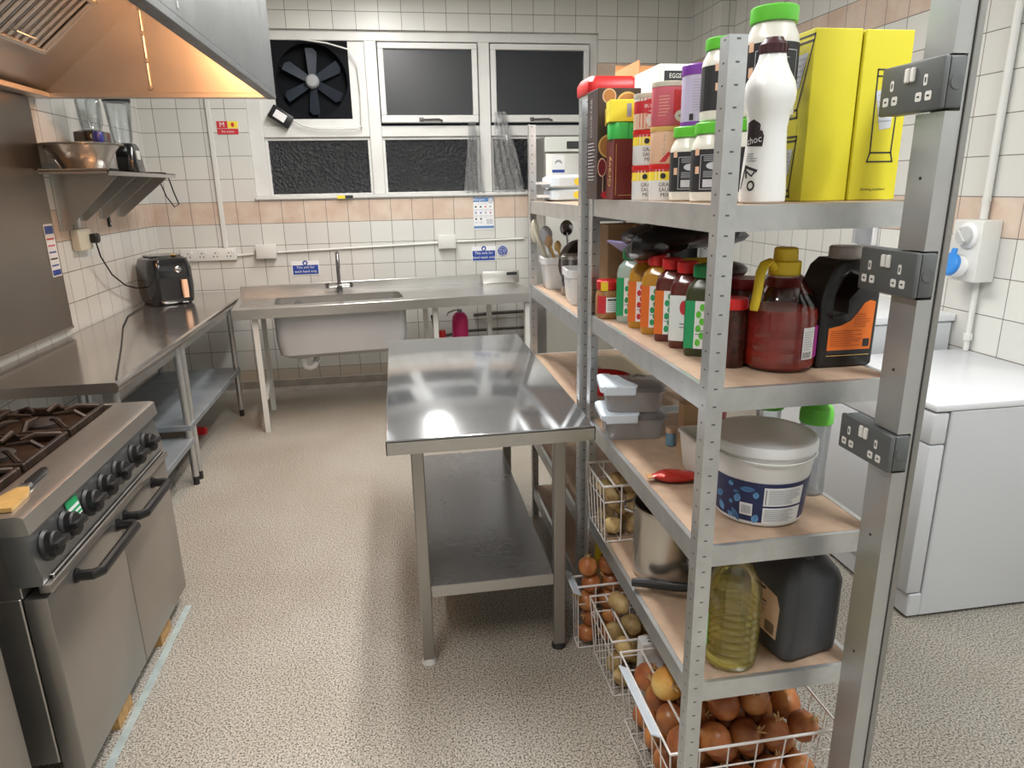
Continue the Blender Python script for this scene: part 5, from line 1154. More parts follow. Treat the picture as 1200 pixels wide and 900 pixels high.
sqbottle('dark red sauce bottle between the yellow one and the round logo one', 0.706, 1.718, brownsauce, red, orange, (greenp, 'leaf'))
sqbottle('dark red sauce bottle with a round red logo on its white label', 0.712, 1.632, brownsauce, red, paper, (redp, 'disc'))
sqbottle('dark green sauce bottle with green cap next to the slotted front upright', 0.716, 1.545, herb, dkgreen, greenp, (green, 'leaf'))
t = thing('peanut_butter_jar', 'red lidded brown spread jar at the far end of the bottle row', 'jar', (0.643, 2.07, S2))
mb = MB(peanut); mb.lathe([(0.034, 0), (0.038, 0.006), (0.039, 0.02), (0.039, 0.07), (0.035, 0.085), (0.032, 0.09), (0, 0.09)], 26); mb.build('body', t)
mb = MB(red); mb.lathe([(0.036, 0.0905), (0.037, 0.092), (0.037, 0.115), (0.034, 0.118), (0, 0.118)], 26); ld = mb.build('lid', t)
mb = MB(yellowp); mb.rect(-0.036, -0.012, 0.088, 0.115, wrap(0.0378), 5); mb.build('seal_tab', ld, smooth=0, fix=False)
mb = MB(paper); fn = wrap(0.0396); f2 = wrap(0.0400); mb.rect(-0.018, 0.040, 0.022, 0.068, fn, 8); mb.use(redp); mb.rect(-0.05, -0.018, 0.018, 0.072, fn, 6); mb.use(greyprint); tolines(mb, f2, -0.013, 0.036, 0.026, 0.056, 5, 0.0014, 2); mb.use(inkblack); mb.rect(-0.013, 0.036, 0.058, 0.063, f2, 4); mb.build('label', t, smooth=0, fix=False)
# second row of lidded jars behind the bottles
def jar2(label, x, y, lid=red, body=chutney, h=0.155, r=0.042, z=S2):
    t = thing('pickle_jar', label, 'jar', (x, y, z), 0, 'lidded jars behind the sauce bottles')
    mb = MB(body); mb.lathe([(r*0.95, 0), (r, 0.006), (r, h-0.045), (r*0.85, h-0.028), (r*0.82, h-0.024), (0, h-0.024)], 24); mb.build('body', t)
    mb = MB(lid); mb.lathe([(r*0.93, h-0.0235), (r*0.95, h-0.022), (r*0.95, h-0.002), (r*0.9, h), (0, h)], 24); mb.build('lid', t)
    return t
for k, (x, y) in enumerate(((0.79, 1.93), (0.795, 1.835), (0.80, 1.74), (0.805, 1.645), (0.885, 1.90), (0.89, 1.80), (0.895, 1.70))):
    jar2('red lidded jar in the second row behind the squeezy sauce bottles', x, y)
jar2('dark chilli jar with a red lid between the front upright and the red jug', 0.735, 1.432, red, chutney, 0.155, 0.036)
for k, (x, y) in enumerate(((0.84, 1.575), (0.945, 1.575))):
    t = jar2('wide dark red lidded jar directly behind the red sauce jug', x, y, dkred, brownsauce, 0.178, 0.048); t['group'] = 'wide jars behind the red jug'
# bags lying on the jar lids
def bag(name, label, c, rad, mat, seed, rot=0.0, amp=0.22, tilt=0.0):
    t = thing(name, label, 'bag', c, rot)
    mb = MB(mat); mb.blob((0, 0, 0), rad, Matrix.Rotation(tilt, 3, 'Y'), amp, seed, 22, 12); mb.build('pouch', t); return t
blackbag = plain('black_bin_bag', (0.012, 0.012, 0.014), 0.28, bump=0.5, nscale=30)
t = bag('black_bag', 'crumpled black plastic bag lying on the red jar lids', (0.775, 1.885, S2+0.258), (0.15, 0.11, 0.040), blackbag, 4, 0.0, 0.45)
mb = MB(blackbag); mb.blob((-0.05, -0.03, -0.006), (0.09, 0.07, 0.040), None, 0.4, 11, 22, 12); mb.build('fold', t)
mb = MB(greyprint); mb.box(-0.13, -0.085, -0.10, -0.055, 0.012, 0.026, M=Matrix.Rotation(0.3, 4, 'Y')); mb.build('tag_strip', t)
t = bag('yellow_packet', 'yellow and brown food packet poking out under the black bag', (0.795, 1.74, S2+0.186), (0.085, 0.05, 0.026), yellowp, 9, -0.3, 0.10)
mb = MB(brownbox); mb.blob((0.03, -0.01, -0.004), (0.085, 0.055, 0.025), None, 0.1, 3); mb.build('dark_end', t)
mb = MB(lavender); mb.prism([(-0.05, -0.004), (0.055, -0.03), (0.05, -0.04), (-0.055, -0.010)], 'xz', -0.05, 0.05)
o = tag(mb.build('lavender_packet', loc=(0, 0, 0)), 'flat lavender packet sticking out from under the black bag', 'packet'); o.location = (0.70, 2.03, S2+0.232); o.rotation_euler = (0, 0.25, 0.3)

# red sauce jug
t = thing('sauce_jug', 'clear jug of red sauce with a yellow cap and hooked handle', 'jug', (0.838, 1.405, S2))
mb = MB(ketchup); r_ = 0.079; mb.lathe([(0.070, 0.003), (0.077, 0.010), (r_-0.002, 0.03), (r_-0.002, 0.118), (0.074, 0.134), (0, 0.135)], 36); mb.build('sauce', t)
mb = MB(clearp); mb.lathe([(0.060, 0), (0.075, 0.002), (r_, 0.012), (r_, 0.040), (r_-0.0015, 0.044), (r_, 0.048), (r_, 0.072), (r_-0.0015, 0.076), (r_, 0.08), (r_, 0.115), (0.074, 0.145), (0.058, 0.175), (0.040, 0.200), (0.032, 0.212), (0.030, 0.218)], 40); mb.build('bottle', t)
mb = MB(yellowp); mb.lathe([(0.033, 0.205), (0.034, 0.207), (0.034, 0.235), (0.026, 0.238), (0.025, 0.262), (0.022, 0.265), (0, 0.265)], 28); mb.build('cap', t)
mb = MB(yellowp); mb.tube([(-0.028, -0.01, 0.222), (-0.045, -0.014, 0.236), (-0.060, -0.02, 0.232), (-0.070, -0.024, 0.215), (-0.075, -0.028, 0.18), (-0.082, -0.032, 0.145), (-0.085, -0.034, 0.135)], [0.011, 0.011, 0.011, 0.011, 0.0105, 0.0105, 0.009], 10, flat=0.8); mb.build('hook_handle', t)
mb = MB(plain('purple_pink_label', (0.33, 0.02, 0.22), 0.45)); fn = wrap(r_*1.006, -PI/2+0.28); f2 = wrap(r_*1.012, -PI/2+0.28); mb.rect(-0.012, 0.06, 0.03, 0.10, fn, 10); mb.use(paper); mb.rect(-0.012, 0.022, 0.030, 0.100, f2, 6); f3 = wrap(r_*1.016, -PI/2+0.28)
mb.use(greyprint); tolines(mb, f3, -0.009, 0.019, 0.05, 0.092, 8, 0.001, 3); mb.use(inkblack)
for k in range(7): mb.rect(-0.009+k*0.0036, -0.0075+k*0.0036, 0.033, 0.046, f3)
mb.build('label', t, smooth=0, fix=False)

# black bottle with moulded handle
t = thing('marinade_bottle', 'black handled bottle with orange label and grey cap on the second shelf', 'bottle', (0.972, 1.395, S2), 0.0); t.scale = (0.95, 1, 1)
out = [(-0.072, 0.006), (-0.066, 0), (0.066, 0), (0.072, 0.006), (0.074, 0.16), (0.070, 0.20), (0.055, 0.225), (0.030, 0.238), (-0.030, 0.238), (-0.050, 0.222), (-0.066, 0.185), (-0.073, 0.15)]
hole = [(-0.050, 0.122), (-0.030, 0.118), (-0.012, 0.124), (0.004, 0.150), (0.012, 0.180), (0.006, 0.205), (-0.012, 0.212), (-0.030, 0.200), (-0.046, 0.170), (-0.053, 0.142)]
mb = MB(plain('black_bottle_plastic', (0.012, 0.012, 0.013), 0.28)); mb.prism(out, 'xz', -0.042, 0.042, [hole])
bmesh.ops.remove_doubles(mb.bm, verts=mb.bm.verts, dist=1e-5)
es = [e for e in mb.bm.edges if len(e.link_faces) == 2 and e.calc_face_angle(0) > 1.0]
bmesh.ops.bevel(mb.bm, geom=es, offset=0.009, segments=3, affect='EDGES', profile=0.5); mb.build('body', t, smooth=50)
mb = MB(plain('grey_cap', (0.42, 0.39, 0.38), 0.45)); mb.lathe([(0.033, 0.238), (0.034, 0.24), (0.034, 0.262), (0.031, 0.265), (0, 0.265)], 28); mb.build('cap', t)
fn = plane((0, -0.0428, 0), (1, 0, 0), (0, 0, 1)); f2 = plane((0, -0.0434, 0), (1, 0, 0), (0, 0, 1))
mb = MB(orange); mb.flat([(-0.050, 0.040), (0.060, 0.040), (0.062, 0.146), (0.048, 0.150), (0.034, 0.144), (0.020, 0.124), (0.004, 0.106), (-0.018, 0.096), (-0.050, 0.090)], fn); mb.use(plain('dark_orange_print', (0.36, 0.06, 0.01), 0.5)); tolines(mb, f2, -0.044, 0.04, 0.048, 0.086, 8, 0.0012, 8); tolines(mb, f2, 0.012, 0.054, 0.09, 0.122, 6, 0.0012, 2); mb.use(inkblack); mb.rect(0.040, 0.056, 0.046, 0.064, f2); mb.rect(-0.050, 0.060, 0.032, 0.0395, fn); mb.use(gold); mb.rect(-0.050, 0.060, 0.027, 0.0285, fn); mb.build('label', t, smooth=0, fix=False)

# ------------------------------------------------------------------ third shelf of the near bay
t = thing('plastic_bucket', 'big white bucket with navy leaf patterned label on the third shelf', 'bucket', (0.822, 1.405, S3))
mb = MB(white); mb.lathe([(0.094, 0), (0.099, 0.004), (0.101, 0.02), (0.112, 0.135), (0.1135, 0.138), (0.114, 0.150), (0.1145, 0.165), (0.1145, 0.172), (0, 0.172)], 44); mb.build('body', t)
mb = MB(white); mb.lathe([(0.119, 0.1725), (0.121, 0.175), (0.121, 0.192), (0.118, 0.197), (0.112, 0.197), (0.111, 0.1955), (0.100, 0.195), (0.0, 0.195)], 44); mb.build('lid', t)
mb = MB(offwhite); mb.tube([(0.119*math.cos(a), 0.119*math.sin(a), 0.166 - 0.006*math.sin((a+PI)*1.0)) for a in [-PI+PI*i/20 for i in range(21)]], 0.003, 6); mb.build('bail_handle', t)
kk = (0.112-0.101)/0.115
A0 = -PI/2-0.47
def bk(off): return lambda x, y: wrap(0.101+off, A0, k=kk, z0=0.02)(x, y)
fn, f2, f3 = bk(0.0008), bk(0.0016), bk(0.0024)
mb = MB(navy); mb.rect(-0.17, 0.17, 0.012, 0.112, fn, 40)
mb.use(paper); mb.rect(0.006, 0.098, 0.056, 0.102, f2, 14); mb.rect(0.006, 0.098, 0.010, 0.051, f2, 14)
mb.use(greyprint); tolines(mb, f3, 0.016, 0.092, 0.060, 0.098, 9, 0.0013, 4, 8); tolines(mb, f3, 0.010, 0.082, 0.016, 0.048, 8, 0.0013, 7, 8); mb.rect(0.009, 0.012, 0.060, 0.098, f3)
def leaf(x, y, l, w_, a, m):
    o = []
    for i in range(13):
        tt = i/12; o.append((tt*l - l/2, w_*math.sin(PI*tt)**0.8*(1-0.25*tt)))
    o += [(x_, -y_) for x_, y_ in o[-2:0:-1]]
    mb.use(m); mb.flat([(x + p*math.cos(a)-q*math.sin(a), y + p*math.sin(a)+q*math.cos(a)) for p, q in o], f2)
    mb.use(navy); mb.line([(x - l*0.1*math.cos(a), y - l*0.1*math.sin(a)), (x + l*0.45*math.cos(a), y + l*0.45*math.sin(a))], 0.0009, f3)
for a_ in ((-0.066, 0.098, 0.014, 0.007, 1.8, leafblue), (-0.028, 0.093, 0.034, 0.008, 0.1, leafblue2), (-0.010, 0.081, 0.018, 0.007, 1.5, leafblue), (-0.053, 0.081, 0.015, 0.005, 0.1, leafblue2), (-0.050, 0.066, 0.024, 0.009, 1.2, leafblue), (-0.066, 0.052, 0.012, 0.0055, 1.5, leafblue), (-0.054, 0.022, 0.034, 0.008, -1.0, leafblue2), (-0.068, 0.018, 0.018, 0.007, 2.6, leafblue), (-0.009, 0.021, 0.024, 0.009, 1.3, leafblue), (-0.10, 0.06, 0.03, 0.01, 0.6, leafblue2), (-0.095, 0.03, 0.026, 0.01, 2.0, leafblue)): leaf(*a_)
mb.use(paper); mb.rect(-0.044, -0.016, 0.027, 0.058, f3); mb.use(greyprint); f4 = bk(0.0032)
for k in range(9): mb.rect(-0.040+0.0024*k, -0.0388+0.0024*k, 0.032, 0.053, f4)
mb.build('label', t, smooth=0, fix=False)

t = thing('shaker_bottle', 'tall clear shaker with bright green lid and spout beside the bucket', 'bottle', (0.998, 1.47, S3), 0.2)
mb = MB(clear('shaker_plastic', (0.90, 0.92, 0.94), 0.2, 0.1, 0.12, (0.7, 0.72, 0.75))); mb.lathe([(0.030, 0.0), (0.034, 0.003), (0.035, 0.02), (0.033, 0.06), (0.036, 0.17), (0.037, 0.195), (0.0355, 0.195), (0.0345, 0.17), (0.0315, 0.06), (0.033, 0.02), (0.028, 0.004)], 30); mb.build('body', t)
mb = MB(green); mb.lathe([(0.039, 0.188), (0.040, 0.19), (0.040, 0.212), (0.036, 0.228), (0.024, 0.236), (0, 0.236)], 28); lid = mb.build('lid', t)
mb = MB(green); mb.tube([(0.012, 0, 0.232), (0.026, 0, 0.243), (0.034, 0, 0.245)], [0.014, 0.012, 0.008], 10); mb.box(-0.034, 0.016, -0.012, 0.012, 0.238, 0.247, 0.003, 1); mb.build('flip_spout', lid)
t = thing('green_lidded_beaker', 'clear beaker with flat bright green lid behind the bucket', 'beaker', (0.925, 1.565, S3))
mb = MB(clearp); mb.lathe([(0.026, 0), (0.028, 0.004), (0.031, 0.205), (0.029, 0.205), (0.026, 0.006)], 24); mb.build('beaker', t)
mb = MB(green); mb.lathe([(0.036, 0.20), (0.037, 0.203), (0.037, 0.226), (0.034, 0.230), (0, 0.230)], 26); mb.build('lid', t)

def tubbox(label, x, y, z, rz, sx=1.0):
    t = thing('food_container', label, 'container', (x, y, z), rz, 'lidded containers stacked on the third shelf')
    mb = MB(greyp); a, b = 0.082*sx, 0.072
    mb.rblock([(a*0.84, b*0.84, 0.022, 0), (a*0.88, b*0.88, 0.026, 0.006), (a*0.98, b*0.98, 0.028, 0.066)], 7); mb.build('base', t)
    mb = MB(hazep); mb.rblock([(a*1.02, b*1.02, 0.03, 0.0665), (a*1.04, b*1.04, 0.032, 0.070), (a*1.04, b*1.04, 0.032, 0.080), (a*0.95, b*0.95, 0.028, 0.083)], 7); l = mb.build('lid', t)
    mb = MB(boxlid)
    mb.rblock([(0.022, b*1.06, 0.016, 0.066), (0.024, b*1.08, 0.018, 0.070), (0.024, b*1.08, 0.018, 0.084), (0.020, b*1.0, 0.016, 0.088)], 6, (-a*0.88, 0, 0))
    mb.prism([(-a*1.02, -b*1.07), (a*0.05, -b*1.07), (a*0.10, -b*0.80), (-a*0.20, -b*0.2), (-a*0.45, b*0.75), (-a*1.02, b*0.85)], 'xy', 0.0835, 0.0875)
    mb.box(-a*1.0, a*0.02, -b*1.12, -b*1.02, 0.058, 0.0875, 0.003, 1); mb.build('clip_rim', l)
    return t
tubbox('lower pale blue lidded container in the stack of two on the third shelf', 0.700, 1.975, S3, -0.12, 1.18)
tubbox('upper pale blue lidded container in the stack of two on the third shelf', 0.698, 1.975, S3+0.0885, -0.2, 1.14)
t = thing('brown_card_strip', 'upright brown cardboard piece behind the red chilli packet', 'cardboard', (0.800, 1.765, S3))
mb = MB(cardb); mb.box(-0.028, 0.028, -0.02, 0.02, 0, 0.160, 0.002, 1); mb.build('sleeve', t)
t = thing('spice_jar', 'tiny spice jar with a tan lid beside the brown cardboard piece', 'jar', (0.778, 1.845, S3))
mb = MB(plain('blue_spice_label', (0.16, 0.30, 0.42), 0.4)); mb.lathe([(0.013, 0), (0.015, 0.003), (0.015, 0.042), (0, 0.042)], 18); mb.build('body', t)
mb = MB(tan); mb.lathe([(0.0155, 0.0425), (0.016, 0.044), (0.016, 0.058), (0, 0.06)], 18); mb.build('lid', t)
t = thing('cream_tub', 'cream rectangular tub mostly hidden behind the slotted front upright', 'tub', (0.800, 1.628, S3), 0.0)
mb = MB(plain('pale_cream_tub', (0.74, 0.72, 0.68), 0.45)); mb.rblock([(0.050, 0.055, 0.012, 0), (0.054, 0.060, 0.014, 0.01), (0.064, 0.070, 0.016, 0.104), (0.068, 0.074, 0.016, 0.106), (0.068, 0.074, 0.016, 0.113), (0.060, 0.066, 0.014, 0.113), (0.050, 0.056, 0.012, 0.02)], 6); mb.build('body', t)
t = thing('chilli_packet', 'shiny red chilli packet lying at the edge of the third shelf', 'packet', (0.690, 1.600, S3+0.015), -0.1)
mb = MB(plain('foil_red', (0.42, 0.03, 0.02), 0.25, 0.3)); mb.blob((0, 0, 0), (0.062, 0.032, 0.0145), None, 0.1, 12, 18, 10); mb.build('pouch', t)
mb = MB(plain('packet_end_tan', (0.45, 0.25, 0.10), 0.5)); mb.prism([(-0.058, -0.012), (-0.058, 0.012), (-0.074, 0.016), (-0.074, -0.016)], 'xy', -0.001, 0.001); mb.build('crimped_end', t)
t = thing('red_tin', 'dark red tin standing behind the cream tub on the third shelf', 'tin', (0.87, 1.775, S3))
mb = MB(dkred); mb.lathe([(0.04, 0), (0.042, 0.003), (0.042, 0.14), (0.04, 0.143), (0, 0.143)], 24); mb.build('body', t)
mb = MB(redp); mb.lathe([(0.043, 0.1432), (0.044, 0.15), (0.04, 0.155), (0, 0.155)], 24); mb.build('lid', t)

# ------------------------------------------------------------------ fourth shelf of the near bay
t = thing('stock_pot', 'deep stainless stock pot on the fourth shelf beside the potato basket', 'pot', (0.738, 1.735, S4))
mb = MB(steel('pot_steel', (0.58, 0.54, 0.49), 0.24, (60, 60, 2))); mb.lathe([(0.094, 0), (0.102, 0.006), (0.103, 0.215), (0.106, 0.219), (0.106, 0.222), (0.100, 0.222), (0.0985, 0.215), (0.097, 0.012), (0, 0.010)], 40); mb.build('body', t)
for sgn in (-1, 1):
    mb = MB(chrome); a0 = PI*0.78 if sgn < 0 else -PI*0.22
    R = lambda r, a, z: (r*math.cos(a), r*math.sin(a), z)
    mb.tube([R(0.103, a0-0.35, 0.185), R(0.125, a0-0.30, 0.188), R(0.138, a0, 0.190), R(0.125, a0+0.30, 0.188), R(0.103, a0+0.35, 0.185)], 0.005, 8); mb.build('handle', t)
t = thing('frying_pan', 'black handled pan behind the oil bottle on the fourth shelf', 'pan', (0.872, 1.605, S4))
mb = MB(dkchrome); mb.lathe([(0.055, 0), (0.072, 0.006), (0.080, 0.04), (0.077, 0.04), (0.070, 0.009), (0, 0.007)], 32); mb.build('body', t)
mb = MB(black); mb.tube([(-0.076, -0.02, 0.030), (-0.12, -0.035, 0.040), (-0.17, -0.02, 0.040), (-0.235, 0.03, 0.030), (-0.268, 0.05, 0.022)], [0.010, 0.013, 0.0145, 0.0145, 0.012], 10); mb.build('handle', t)
t = thing('oil_bottle', 'ribbed clear bottle of cooking oil with a red cap on the fourth shelf', 'bottle', (0.738, 1.328, S4), 0.1); t.scale = (1.04, 1.04, 1.14)
pr = [(0.048, 0), (0.058, 0.004), (0.0605, 0.016)]
for k in range(7): z = 0.018+0.017*k; pr += [(0.0565, z), (0.0612, z+0.006), (0.0612, z+0.011), (0.0565, z+0.0165)]
pr += [(0.060, 0.140), (0.061, 0.165), (0.058, 0.185), (0.045, 0.212), (0.024, 0.235), (0.019, 0.243), (0.019, 0.250)]
mb = MB(oilliq); mb.lathe([(0.045, 0.004), (0.055, 0.008)] + [(r-0.003, z) for r, z in pr[2:] if z < 0.17] + [(0.0575, 0.168), (0, 0.168)], 36); mb.build('oil', t)
mb = MB(oilp); mb.lathe(pr, 36); mb.build('bottle', t)
mb = MB(red); mb.lathe([(0.0215, 0.246), (0.022, 0.248), (0.022, 0.266), (0.020, 0.268), (0, 0.268)], 20); mb.build('cap', t)
mb = MB(green); fn = wrap(0.0622, PI-0.45); mb.rect(-0.035, 0.03, 0.045, 0.12, fn, 8); mb.use(white_ink); mb.rect(-0.025, 0.0, 0.075, 0.10, wrap(0.0628, PI-0.45), 4); mb.build('label', t, smooth=0, fix=False)
t = thing('jerrycan', 'dark slate plastic jerrycan with a tan label on the fourth shelf', 'jerrycan', (0.916, 1.378, S4), 0.20); t.scale = (1.08, 1.08, 1.10)
mb = MB(jerrym); mb.rblock([(0.070, 0.072, 0.02, 0), (0.078, 0.082, 0.026, 0.008), (0.080, 0.084, 0.028, 0.03), (0.080, 0.084, 0.028, 0.175), (0.074, 0.078, 0.028, 0.195), (0.050, 0.055, 0.024, 0.228), (0.030, 0.040, 0.018, 0.238)], 7); mb.build('body', t)
mb = MB(jerrym); mb.tube([(-0.005, -0.045, 0.225), (-0.005, -0.030, 0.258), (-0.005, 0.030, 0.262), (-0.005, 0.055, 0.222)], 0.013, 10); mb.build('carry_handle', t)
mb = MB(cream); mb.lathe([(0.021, 0.222), (0.022, 0.224), (0.022, 0.246), (0.020, 0.248), (0, 0.248)], 20, (0.045, -0.02, 0)); mb.build('cap', t)
mb = MB(tan); fn = plane((-0.0806, 0.0, 0), (0, -1, 0), (0, 0, 1)); f2 = plane((-0.0812, 0, 0), (0, -1, 0), (0, 0, 1))
mb.flat([(-0.035, 0.05), (0.052, 0.045), (0.056, 0.125), (0.045, 0.15), (-0.035, 0.165)], fn); mb.use(maroon); mb.flat([(-0.06, 0.05), (-0.036, 0.05), (-0.036, 0.165), (-0.06, 0.16)], fn); mb.use(inkblack); mb.rect(-0.03, 0.01, 0.148, 0.154, f2); mb.rect(-0.03, 0.015, 0.118, 0.122, f2)
tolines(mb, f2, -0.03, 0.02, 0.085, 0.115, 5, 0.0016, 3)
for k in range(7): mb.rect(0.015, 0.045, 0.052+0.004*k, 0.0542+0.004*k, f2)
mb.build('label', t, smooth=0, fix=False)

# ------------------------------------------------------------------ wire baskets and vegetables
def basket(label, x0, x1, y0, y1, z0, z1, strip=None, tap=0.02, nx=4, ny=5):
    t = thing('wire_basket', label, 'basket', ((x0+x1)/2, (y0+y1)/2, z0), world=True)
    B = lambda u, v, k: Vector((x0+tap*(1-k) + (x1-x0-2*tap*(1-k))*u, y0+tap*(1-k) + (y1-y0-2*tap*(1-k))*v, z0+0.004+(z1-z0-0.006)*k))
    q = MB(wire_m); rw = 0.0022
    for k in (0, 0.72): q.tube([B(0, 0, k), B(1, 0, k), B(1, 1, k), B(0, 1, k)], 0.0026, 6, closed=True)
    for i in range(nx+1):
        u = i/nx; q.tube([B(u, 0, 1), B(u, 0, 0), B(u, 1, 0), B(u, 1, 1)], rw, 5)
    for i in range(1, ny):
        v = i/ny; q.tube([B(0, v, 1), B(0, v, 0), B(1, v, 0), B(1, v, 1)], rw, 5)
    q.build('wires', t)
    q = MB(wire_m); q.tube([B(0, 0, 1), B(1, 0, 1), B(1, 1, 1), B(0, 1, 1)], 0.0042, 8, closed=True)
    q.tube([B(0.10, 0, 1)+Vector((0.02, 0, 0.0)), B(0.10, 1, 1)+Vector((0.02, 0, 0.0))], 0.0036, 8); q.build('rim', t)
    if strip:
        q = MB(boxlid); zc = z1-0.002; Ms = Matrix.Translation((x0-0.012, (y0+y1)/2, zc)) @ Matrix.Rotation(0.5, 4, 'Y')
        L_ = strip; q.box(-0.016, 0.016, -L_/2, L_/2, -0.002, 0.002, 0.001, 1, M=Ms); q.build('label_strip', t)
    return t
basket('small white wire basket of potatoes on the fourth shelf', 0.592, 0.772, 1.912, 2.112, S4, S4+0.205, None, 0.012, 3, 5)
basket('white wire basket of potatoes on the floor under the rack', 0.588, 0.93, 1.775, 2.03, 0.0, 0.222, None, 0.015, 4, 6)
basket('white wire basket of onions on the floor with a blank strip, farthest', 0.548, 0.93, 2.043, 2.112, 0.0, 0.255, 0.15, 0.004, 6, 2)
basket('nearest white wire basket of onions on the floor with a blank strip', 0.590, 1.055, 1.305, 1.70, 0.0, 0.240, 0.27, 0.015, 6, 6)

pots = []
for k in range(5):
    mb = MB(potato_m); mb.blob((0, 0, 0), (0.029, 0.036+0.003*(k % 3), 0.027), None, 0.10, 20+k, 16, 10)
    o = mb.build('potato', loc=(0, 0, 0)); pots.append(o)
used = set()
def place(protos, x, y, z, rot, label, cat, group, sc=1.0):
    p_ = protos[rnd.randrange(len(protos))]
    if p_.name not in used:
        used.add(p_.name); o = p_
        o.location = (x, y, z); o.rotation_euler = rot
    else:
        o = dup(p_, (x, y, z), rot=rot)
    o.scale = (sc, sc, sc); tag(o, label, cat, group); return o
def rr3(): return (rnd.uniform(0, 6), rnd.uniform(-0.7, 0.7), rnd.uniform(0, 6))
def heap(protos, x0, x1, y0, y1, zs, dx, dy, label, cat, group, sc=1.0, jit=0.003, keep=None, rot=rr3):
    for li, z in enumerate(zs):
        off = 0.5*(li % 2)
        nx_, ny_ = int((x1-x0)/dx + 1e-6), int((y1-y0)/dy + 1e-6)
        for i in range(nx_ - (1 if off else 0)):
            for j in range(ny_ - (1 if off else 0)):
                x = x0 + dx*(i+0.5+off) + rnd.uniform(-jit, jit); y = y0 + dy*(j+0.5+off) + rnd.uniform(-jit, jit)
                if keep and not keep(li, x, y): continue
                place(protos, x, y, z + rnd.uniform(-jit, jit), rot(), label, cat, group, sc*rnd.uniform(0.96, 1.04))
heap(pots, 0.612, 0.762, 1.935, 2.10, (S4+0.034, S4+0.084, S4+0.132, S4+0.176), 0.070, 0.080, 'pale potato in the small wire basket on the fourth shelf', 'potato', 'potatoes in the shelf basket', 0.98)
place(pots, 0.70, 1.965, S4+0.185, rr3(), 'pale potato in the small wire basket on the fourth shelf', 'potato', 'potatoes in the shelf basket', 0.95)
heap(pots, 0.612, 0.91, 1.795, 2.01, (0.040, 0.097, 0.154, 0.205), 0.073, 0.078, 'potato in the wire basket on the floor', 'potato', 'potatoes in the floor basket', 1.08)
place(pots, 0.66, 1.93, 0.252, (0.2, 1.45, 0.4), 'upright pale potato topping the heap in the floor basket', 'potato', None, 1.15)
def onion(mat, seed):
    t = bpy.data.objects.new('onion', None); C.objects.link(t); t.empty_display_size = 0.02; OFF[t.name] = Vector((0, 0, 0))
    mb = MB(mat); q = random.Random(seed); f = q.uniform(0.94, 1.05)
    prof = [(0, -0.040*f), (0.008, -0.040*f), (0.026, -0.034*f), (0.039, -0.018*f), (0.0425, 0.0), (0.039, 0.018*f), (0.027, 0.032*f), (0.013, 0.041*f), (0.007, 0.048*f), (0.006, 0.052*f)]
    mb.lathe(prof, 24, sx=1.0, sy=q.uniform(0.95, 1.0)); mb.build('bulb', t)
    mb = MB(dryneck)
    for k in range(4):
        a = k*1.7+seed; mb.tube([(0.003*math.cos(a), 0.003*math.sin(a), 0.046*f), (0.006*math.cos(a), 0.006*math.sin(a), 0.058*f), (0.013*math.cos(a+0.4), 0.013*math.sin(a+0.4), 0.068*f)], [0.004, 0.003, 0.001], 5)
    mb.build('dry_neck', t)
    mb = MB(dryneck); mb.lathe([(0, -0.043*f), (0.006, -0.042*f), (0.007, -0.039*f)], 10); mb.build('root_end', t)
    t.location = (0, 0, -5); return t
onis = [onion(onion_m, 1), onion(onion_m, 2), onion(onion_m, 3), onion(onion_g, 4)]
def orot(): return (rnd.uniform(-1.3, 1.3), rnd.uniform(-1.0, 1.0), rnd.uniform(0, 6.28))
on3 = onis[:3]
heap(on3, 0.615, 1.038, 1.335, 1.68, (0.052, 0.122, 0.192), 0.0845, 0.0862, 'brown skinned onion in the nearest wire basket', 'onion', 'onions in the nearest basket', 1.0, 0.002, None, orot)
heap(on3, 0.657, 1.0, 1.378, 1.64, (0.262, 0.330), 0.086, 0.0862, 'brown skinned onion in the nearest wire basket', 'onion', 'onions in the nearest basket', 1.0, 0.002, lambda l, x, y: x > 0.75, orot)
place([onis[3]], 0.668, 1.52, 0.262, (0.9, -0.5, 0.3), 'large golden onion on top at the open side of the nearest basket', 'onion', None, 1.12)
heap(on3, 0.555, 0.925, 2.038, 2.1145, (0.042, 0.110, 0.178, 0.246, 0.312), 0.074, 0.0764, 'brown skinned onion in the farthest wire basket', 'onion', 'onions in the far basket', 0.84, 0.001, None, orot)
for x, z in ((0.605, 0.110), (0.605, 0.246), (0.679, 0.246), (0.753, 0.246), (0.679, 0.110)): place(on3, x, 2.0762, z, orot(), 'brown skinned onion in the farthest wire basket', 'onion', 'onions in the far basket', 0.84)
for p_ in pots + onis:
    if p_.name not in used: p_.location.z = -5
t = thing('produce_carton', 'small white printed carton between the potato and onion baskets', 'carton', (0.72, 1.738, 0.0))
mb = MB(paper); mb.box(-0.055, 0.055, -0.022, 0.022, 0, 0.245, 0.003, 1); mb.build('carton', t)
mb = MB(greenp); fn = plane((0, -0.0226, 0), (1, 0, 0), (0, 0, 1)); ft = plane((0, 0, 0.2456), (1, 0, 0), (0, 1, 0)); mb.rect(-0.004, 0.0, -0.02, 0.02, ft); mb.use(inkblack); mb.line([(0.016, -0.012), (0.042, -0.012), (0.042, 0.014), (0.016, 0.014)], 0.003, ft, True); mb.disc(-0.03, -0.012, 0.004, 0.004, ft, 10); mb.use(greyprint); mb.rect(-0.035, -0.018, 0.0, 0.004, ft); mb.build('print', t, smooth=0, fix=False)

